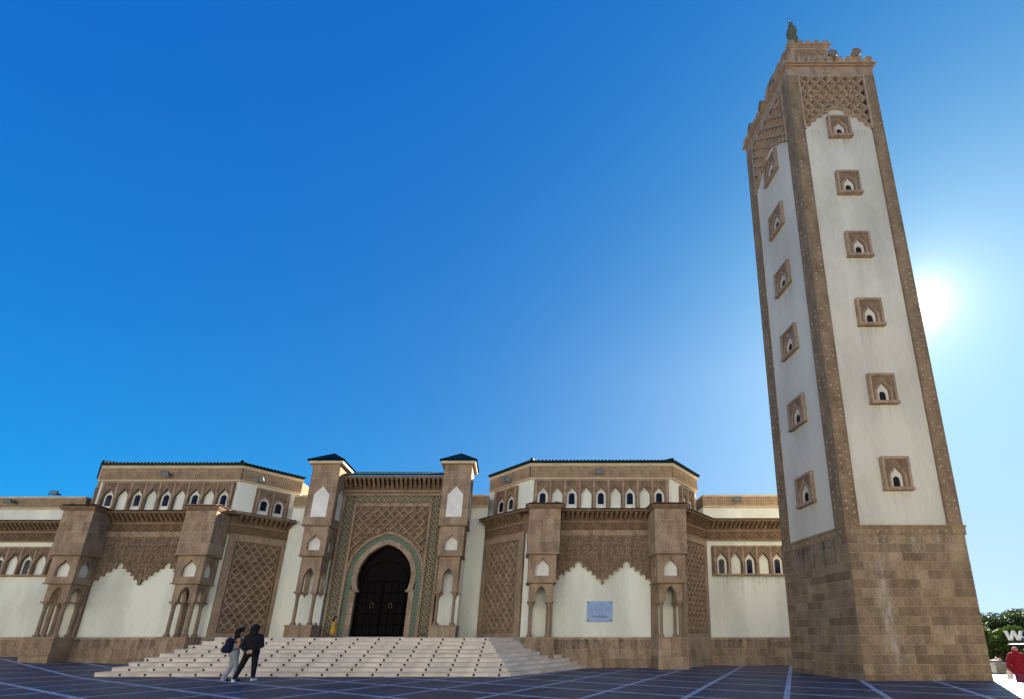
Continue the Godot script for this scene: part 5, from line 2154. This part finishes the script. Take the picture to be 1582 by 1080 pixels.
	for s in [[0, 1, 5, 4], [1, 2, 6, 5], [2, 3, 7, 6], [3, 0, 4, 7], [0, 1, 2, 3]]:
		m.quad(q[s[0]], q[s[1]], q[s[2]], q[s[3]], (q[s[0]] + q[s[2]]) * 0.5 - G.p(0.12, 0.17, 0.045))
	build(m, "bag", M.niche, bag)
	m = Mb.new()
	tube(m, [G.p(0.04, 0.34, 0.045), G.p(0.10, 0.46, 0.045), G.p(0.14, 0.46, 0.045), G.p(0.20, 0.34, 0.045)], 0.008, 0.008)
	build(m, "handle", M.niche, bag)


# ---------- beyond the minaret ----------
func leaf_cloud(m: Mb, r: RandomNumberGenerator, c: Vector3, rad: Vector3, n: int, size: float) -> void:
	for i in n:
		var d := Vector3(r.randfn(), r.randfn(), r.randfn()).normalized() * pow(r.randf(), 0.45)
		var p := c + d * rad
		var ax := Vector3(r.randfn(), r.randfn(), r.randfn()).normalized()
		var up := ax.cross(Vector3(r.randfn(), r.randfn(), r.randfn())).normalized()
		var s := size * r.randf_range(0.6, 1.3)
		var nv := ax.cross(up)
		m.tri(p - up * s, p + ax * s * 0.42, p + up * s, nv)
		m.tri(p - up * s, p + up * s, p - ax * s * 0.42, nv)


func tree(called: String, label: String, at: Vector3, h: float, spread: float, mat: Material, seed_: int, n: int, trunk := 0.35) -> void:
	var t := thing(called, label, "tree" if h > 2.2 else "shrub", at)
	var r := RandomNumberGenerator.new()
	r.seed = seed_
	var m := Mb.new()
	var top := Vector3(r.randf_range(-0.2, 0.2), h * 0.6, 0)
	tube(m, [Vector3(0, -0.2, 0), Vector3(0.05, h * trunk * 0.6, 0.03), top], 0.035 * h, 0.015 * h, 8)
	var cl := []
	for i in 13:
		var a := TAU * i / 13.0 * 2.4
		var rr := spread * r.randf_range(0.25, 0.75)
		var p := Vector3(cos(a) * rr, h * r.randf_range(trunk + 0.15, 0.86), sin(a) * rr)
		cl.append(p)
		tube(m, [Vector3(0.05, h * trunk * r.randf_range(0.6, 1.3), 0.03), p * 0.6 + Vector3(0, h * trunk * 0.4, 0), p], 0.012 * h, 0.004 * h, 5)
	build(m, "trunk", M.bark, t)
	m = Mb.new()
	for p in cl:
		leaf_cloud(m, r, p, Vector3(spread * 0.42, h * 0.14, spread * 0.42) * r.randf_range(0.8, 1.2), int(n * 1.6) / 13, 0.135)
	build(m, "crown", mat, t)


func beyond() -> void:
	var y := level(18.6, -30.0)
	tree("tree", "dark green tree behind the sign at the right edge", Vector3(36.6, y, -43.0), 4.9, 3.2, M.leaf_deep, 3, 5200)
	tree("tree", "spreading dark tree at the right edge, behind the other trees", Vector3(41.5, y, -46.0), 5.3, 3.4, M.leaf_deep, 5, 5200)
	tree("tree", "tree with purplish foliage rising above the greenery beside the minaret", Vector3(36.0, y, -47.5), 5.0, 2.6, M.leaf_purple, 9, 3600)
	tree("shrub", "bright green bush next to the minaret's right edge, above the low wall", Vector3(26.2, y, -32.4), 3.0, 1.5, M.leaf_bright, 4, 4200, 0.15)
	tree("shrub", "low bright hedge bush at the foot of the trees behind the low wall", Vector3(27.4, y, -31.6), 1.5, 1.5, M.leaf_bright, 8, 3900, 0.02)
	tree("shrub", "darker bush under the hanging sign at the right edge", Vector3(30.2, y, -34.5), 2.3, 1.6, M.leaf_deep, 12, 3000, 0.12)
	var bed := Mb.new()
	bed.quad(Vector3(20.5, y + 0.02, -30.0), Vector3(120.0, y + 0.02, -30.0), Vector3(390.0, y + 0.02, -420.0), Vector3(20.5, y + 0.02, -420.0), Vector3.UP)
	tag(build(bed, "planting_bed", M.bark, self), "dark soil of the planting bed behind the low wall", "", "", "structure")
	var w := thing("low_wall", "low whitish wall in front of the bushes right of the minaret", "wall", Vector3(24.6, y, -29.8))
	var m := Mb.new()
	var F := Fr.new(Vector2(0, 0), Vector2(1, 0.0), 0.0)
	block(m, F, -1.0, 12.0, -0.3, 0.55, 0, 0.4, 0.03)
	build(m, "wall_body", M.concrete, w)
	m = Mb.new()
	block(m, F, -1.05, 12.05, 0.55, 0.62, -0.05, 0.45, 0.015)
	build(m, "coping", M.strip, w)
	# kiosk roof with big letters standing on it
	var s := thing("kiosk_sign", "big pale letter W on a kiosk roof at the right edge", "sign", Vector3(22.0, level(22, -27), -26.5))
	m = Mb.new()
	var B := Fr.new(Vector2(-0.05, 0), Vector2(1, 0), -0.95)
	box(m, B, 0, 5.0, 1.66, 1.80, 0, 2.6)
	build(m, "roof_edge", M.black, s)
	m = Mb.new()
	for x in [0.15, 4.7]:
		for d in [0.15, 2.4]:
			box(m, B, x, x + 0.1, -0.1, 1.66, d, d + 0.1)
	build(m, "post", M.black, s)
	m = Mb.new()
	box(m, B, 0.9, 4.6, 0.0, 1.0, 0.5, 2.2)
	build(m, "counter", M.carved, s)
	m = Mb.new()
	box(m, B, 0.05, 1.2, 1.84, 1.87, 0.1, 0.14)
	build(m, "sign_rail", M.letter, s)
	for l in [["W", -0.02], ["e", 1.12]]:
		var tm := TextMesh.new()
		var fnt := SystemFont.new()
		fnt.font_names = PackedStringArray(["Droid Sans"])
		fnt.font_weight = 700
		tm.font = fnt
		tm.text = l[0]
		tm.font_size = 64
		tm.pixel_size = 0.0105
		tm.depth = 0.06
		tm.horizontal_alignment = HORIZONTAL_ALIGNMENT_LEFT
		tm.vertical_alignment = VERTICAL_ALIGNMENT_BOTTOM
		var o := MeshInstance3D.new()
		o.mesh = tm
		o.material_override = M.letter
		o.position = Vector3(l[1], 1.83, -0.1)
		o.scale = Vector3(1.72, 1.12, 1.0)
		put(o, "letter", s)


func added_bounce_blocks() -> void:
	# added blocks behind and left of the viewer, bouncing sunlight onto the shaded facade
	var names := ["with five storeys, leftmost of the row", "with six storeys, second from the left", "broad and tall, third from the left", "with the narrowest front, fourth from the left", "with the widest front, third from the right", "with six storeys, second from the right", "with five storeys, rightmost of the row"]
	var spots := []
	var x := -78.0
	for i in 7:
		var w: float = [22.0, 18.0, 24.0, 16.0, 26.0, 20.0, 24.0][i]
		spots.append([w, [5, 6, 6, 5, 6, 6, 5][i], Vector3(x, 0, 30.0 + (i % 3) * 1.5), 0.0, "added cream apartment block behind the viewer, " + names[i]])
		x += w + 1.2
	for i in 3:
		spots.append([17.0, 6, Vector3(-74.0, 0, -8.0 + i * 18.5), -PI / 2, "added cream apartment block on the square's left side, " + ["nearest the mosque", "middle one of three", "farthest from the mosque"][i]])
	for sp in spots:
		var w: float = sp[0]
		var floors: int = sp[1]
		var h := floors * 3.1 + 1.2
		var t := thing("added_apartment_block", sp[4], "building", sp[2], "added apartment blocks around the square")
		t.rotation.y = sp[3]
		var F := Fr.new(Vector2(w, 0), Vector2(-1, 0), 0.0)
		var m := Mb.new()
		box(m, F, 0, w, -0.3, h, 0, 12)
		var b := build(m, "wall", M.block, t)
		m = Mb.new()
		box(m, F, -0.1, w + 0.1, h, h + 0.25, -0.15, 12.1)
		build(m, "roof_edge", M.concrete, b)
		var n := int(w / 3.4)
		for f in floors:
			for k in n:
				m = Mb.new()
				var s := (k + 0.5) * w / n
				box(m, F, s - 0.55, s + 0.55, f * 3.1 + 1.2, f * 3.1 + 2.5, -0.03, 0.02)
				build(m, "window", M.pane, b)
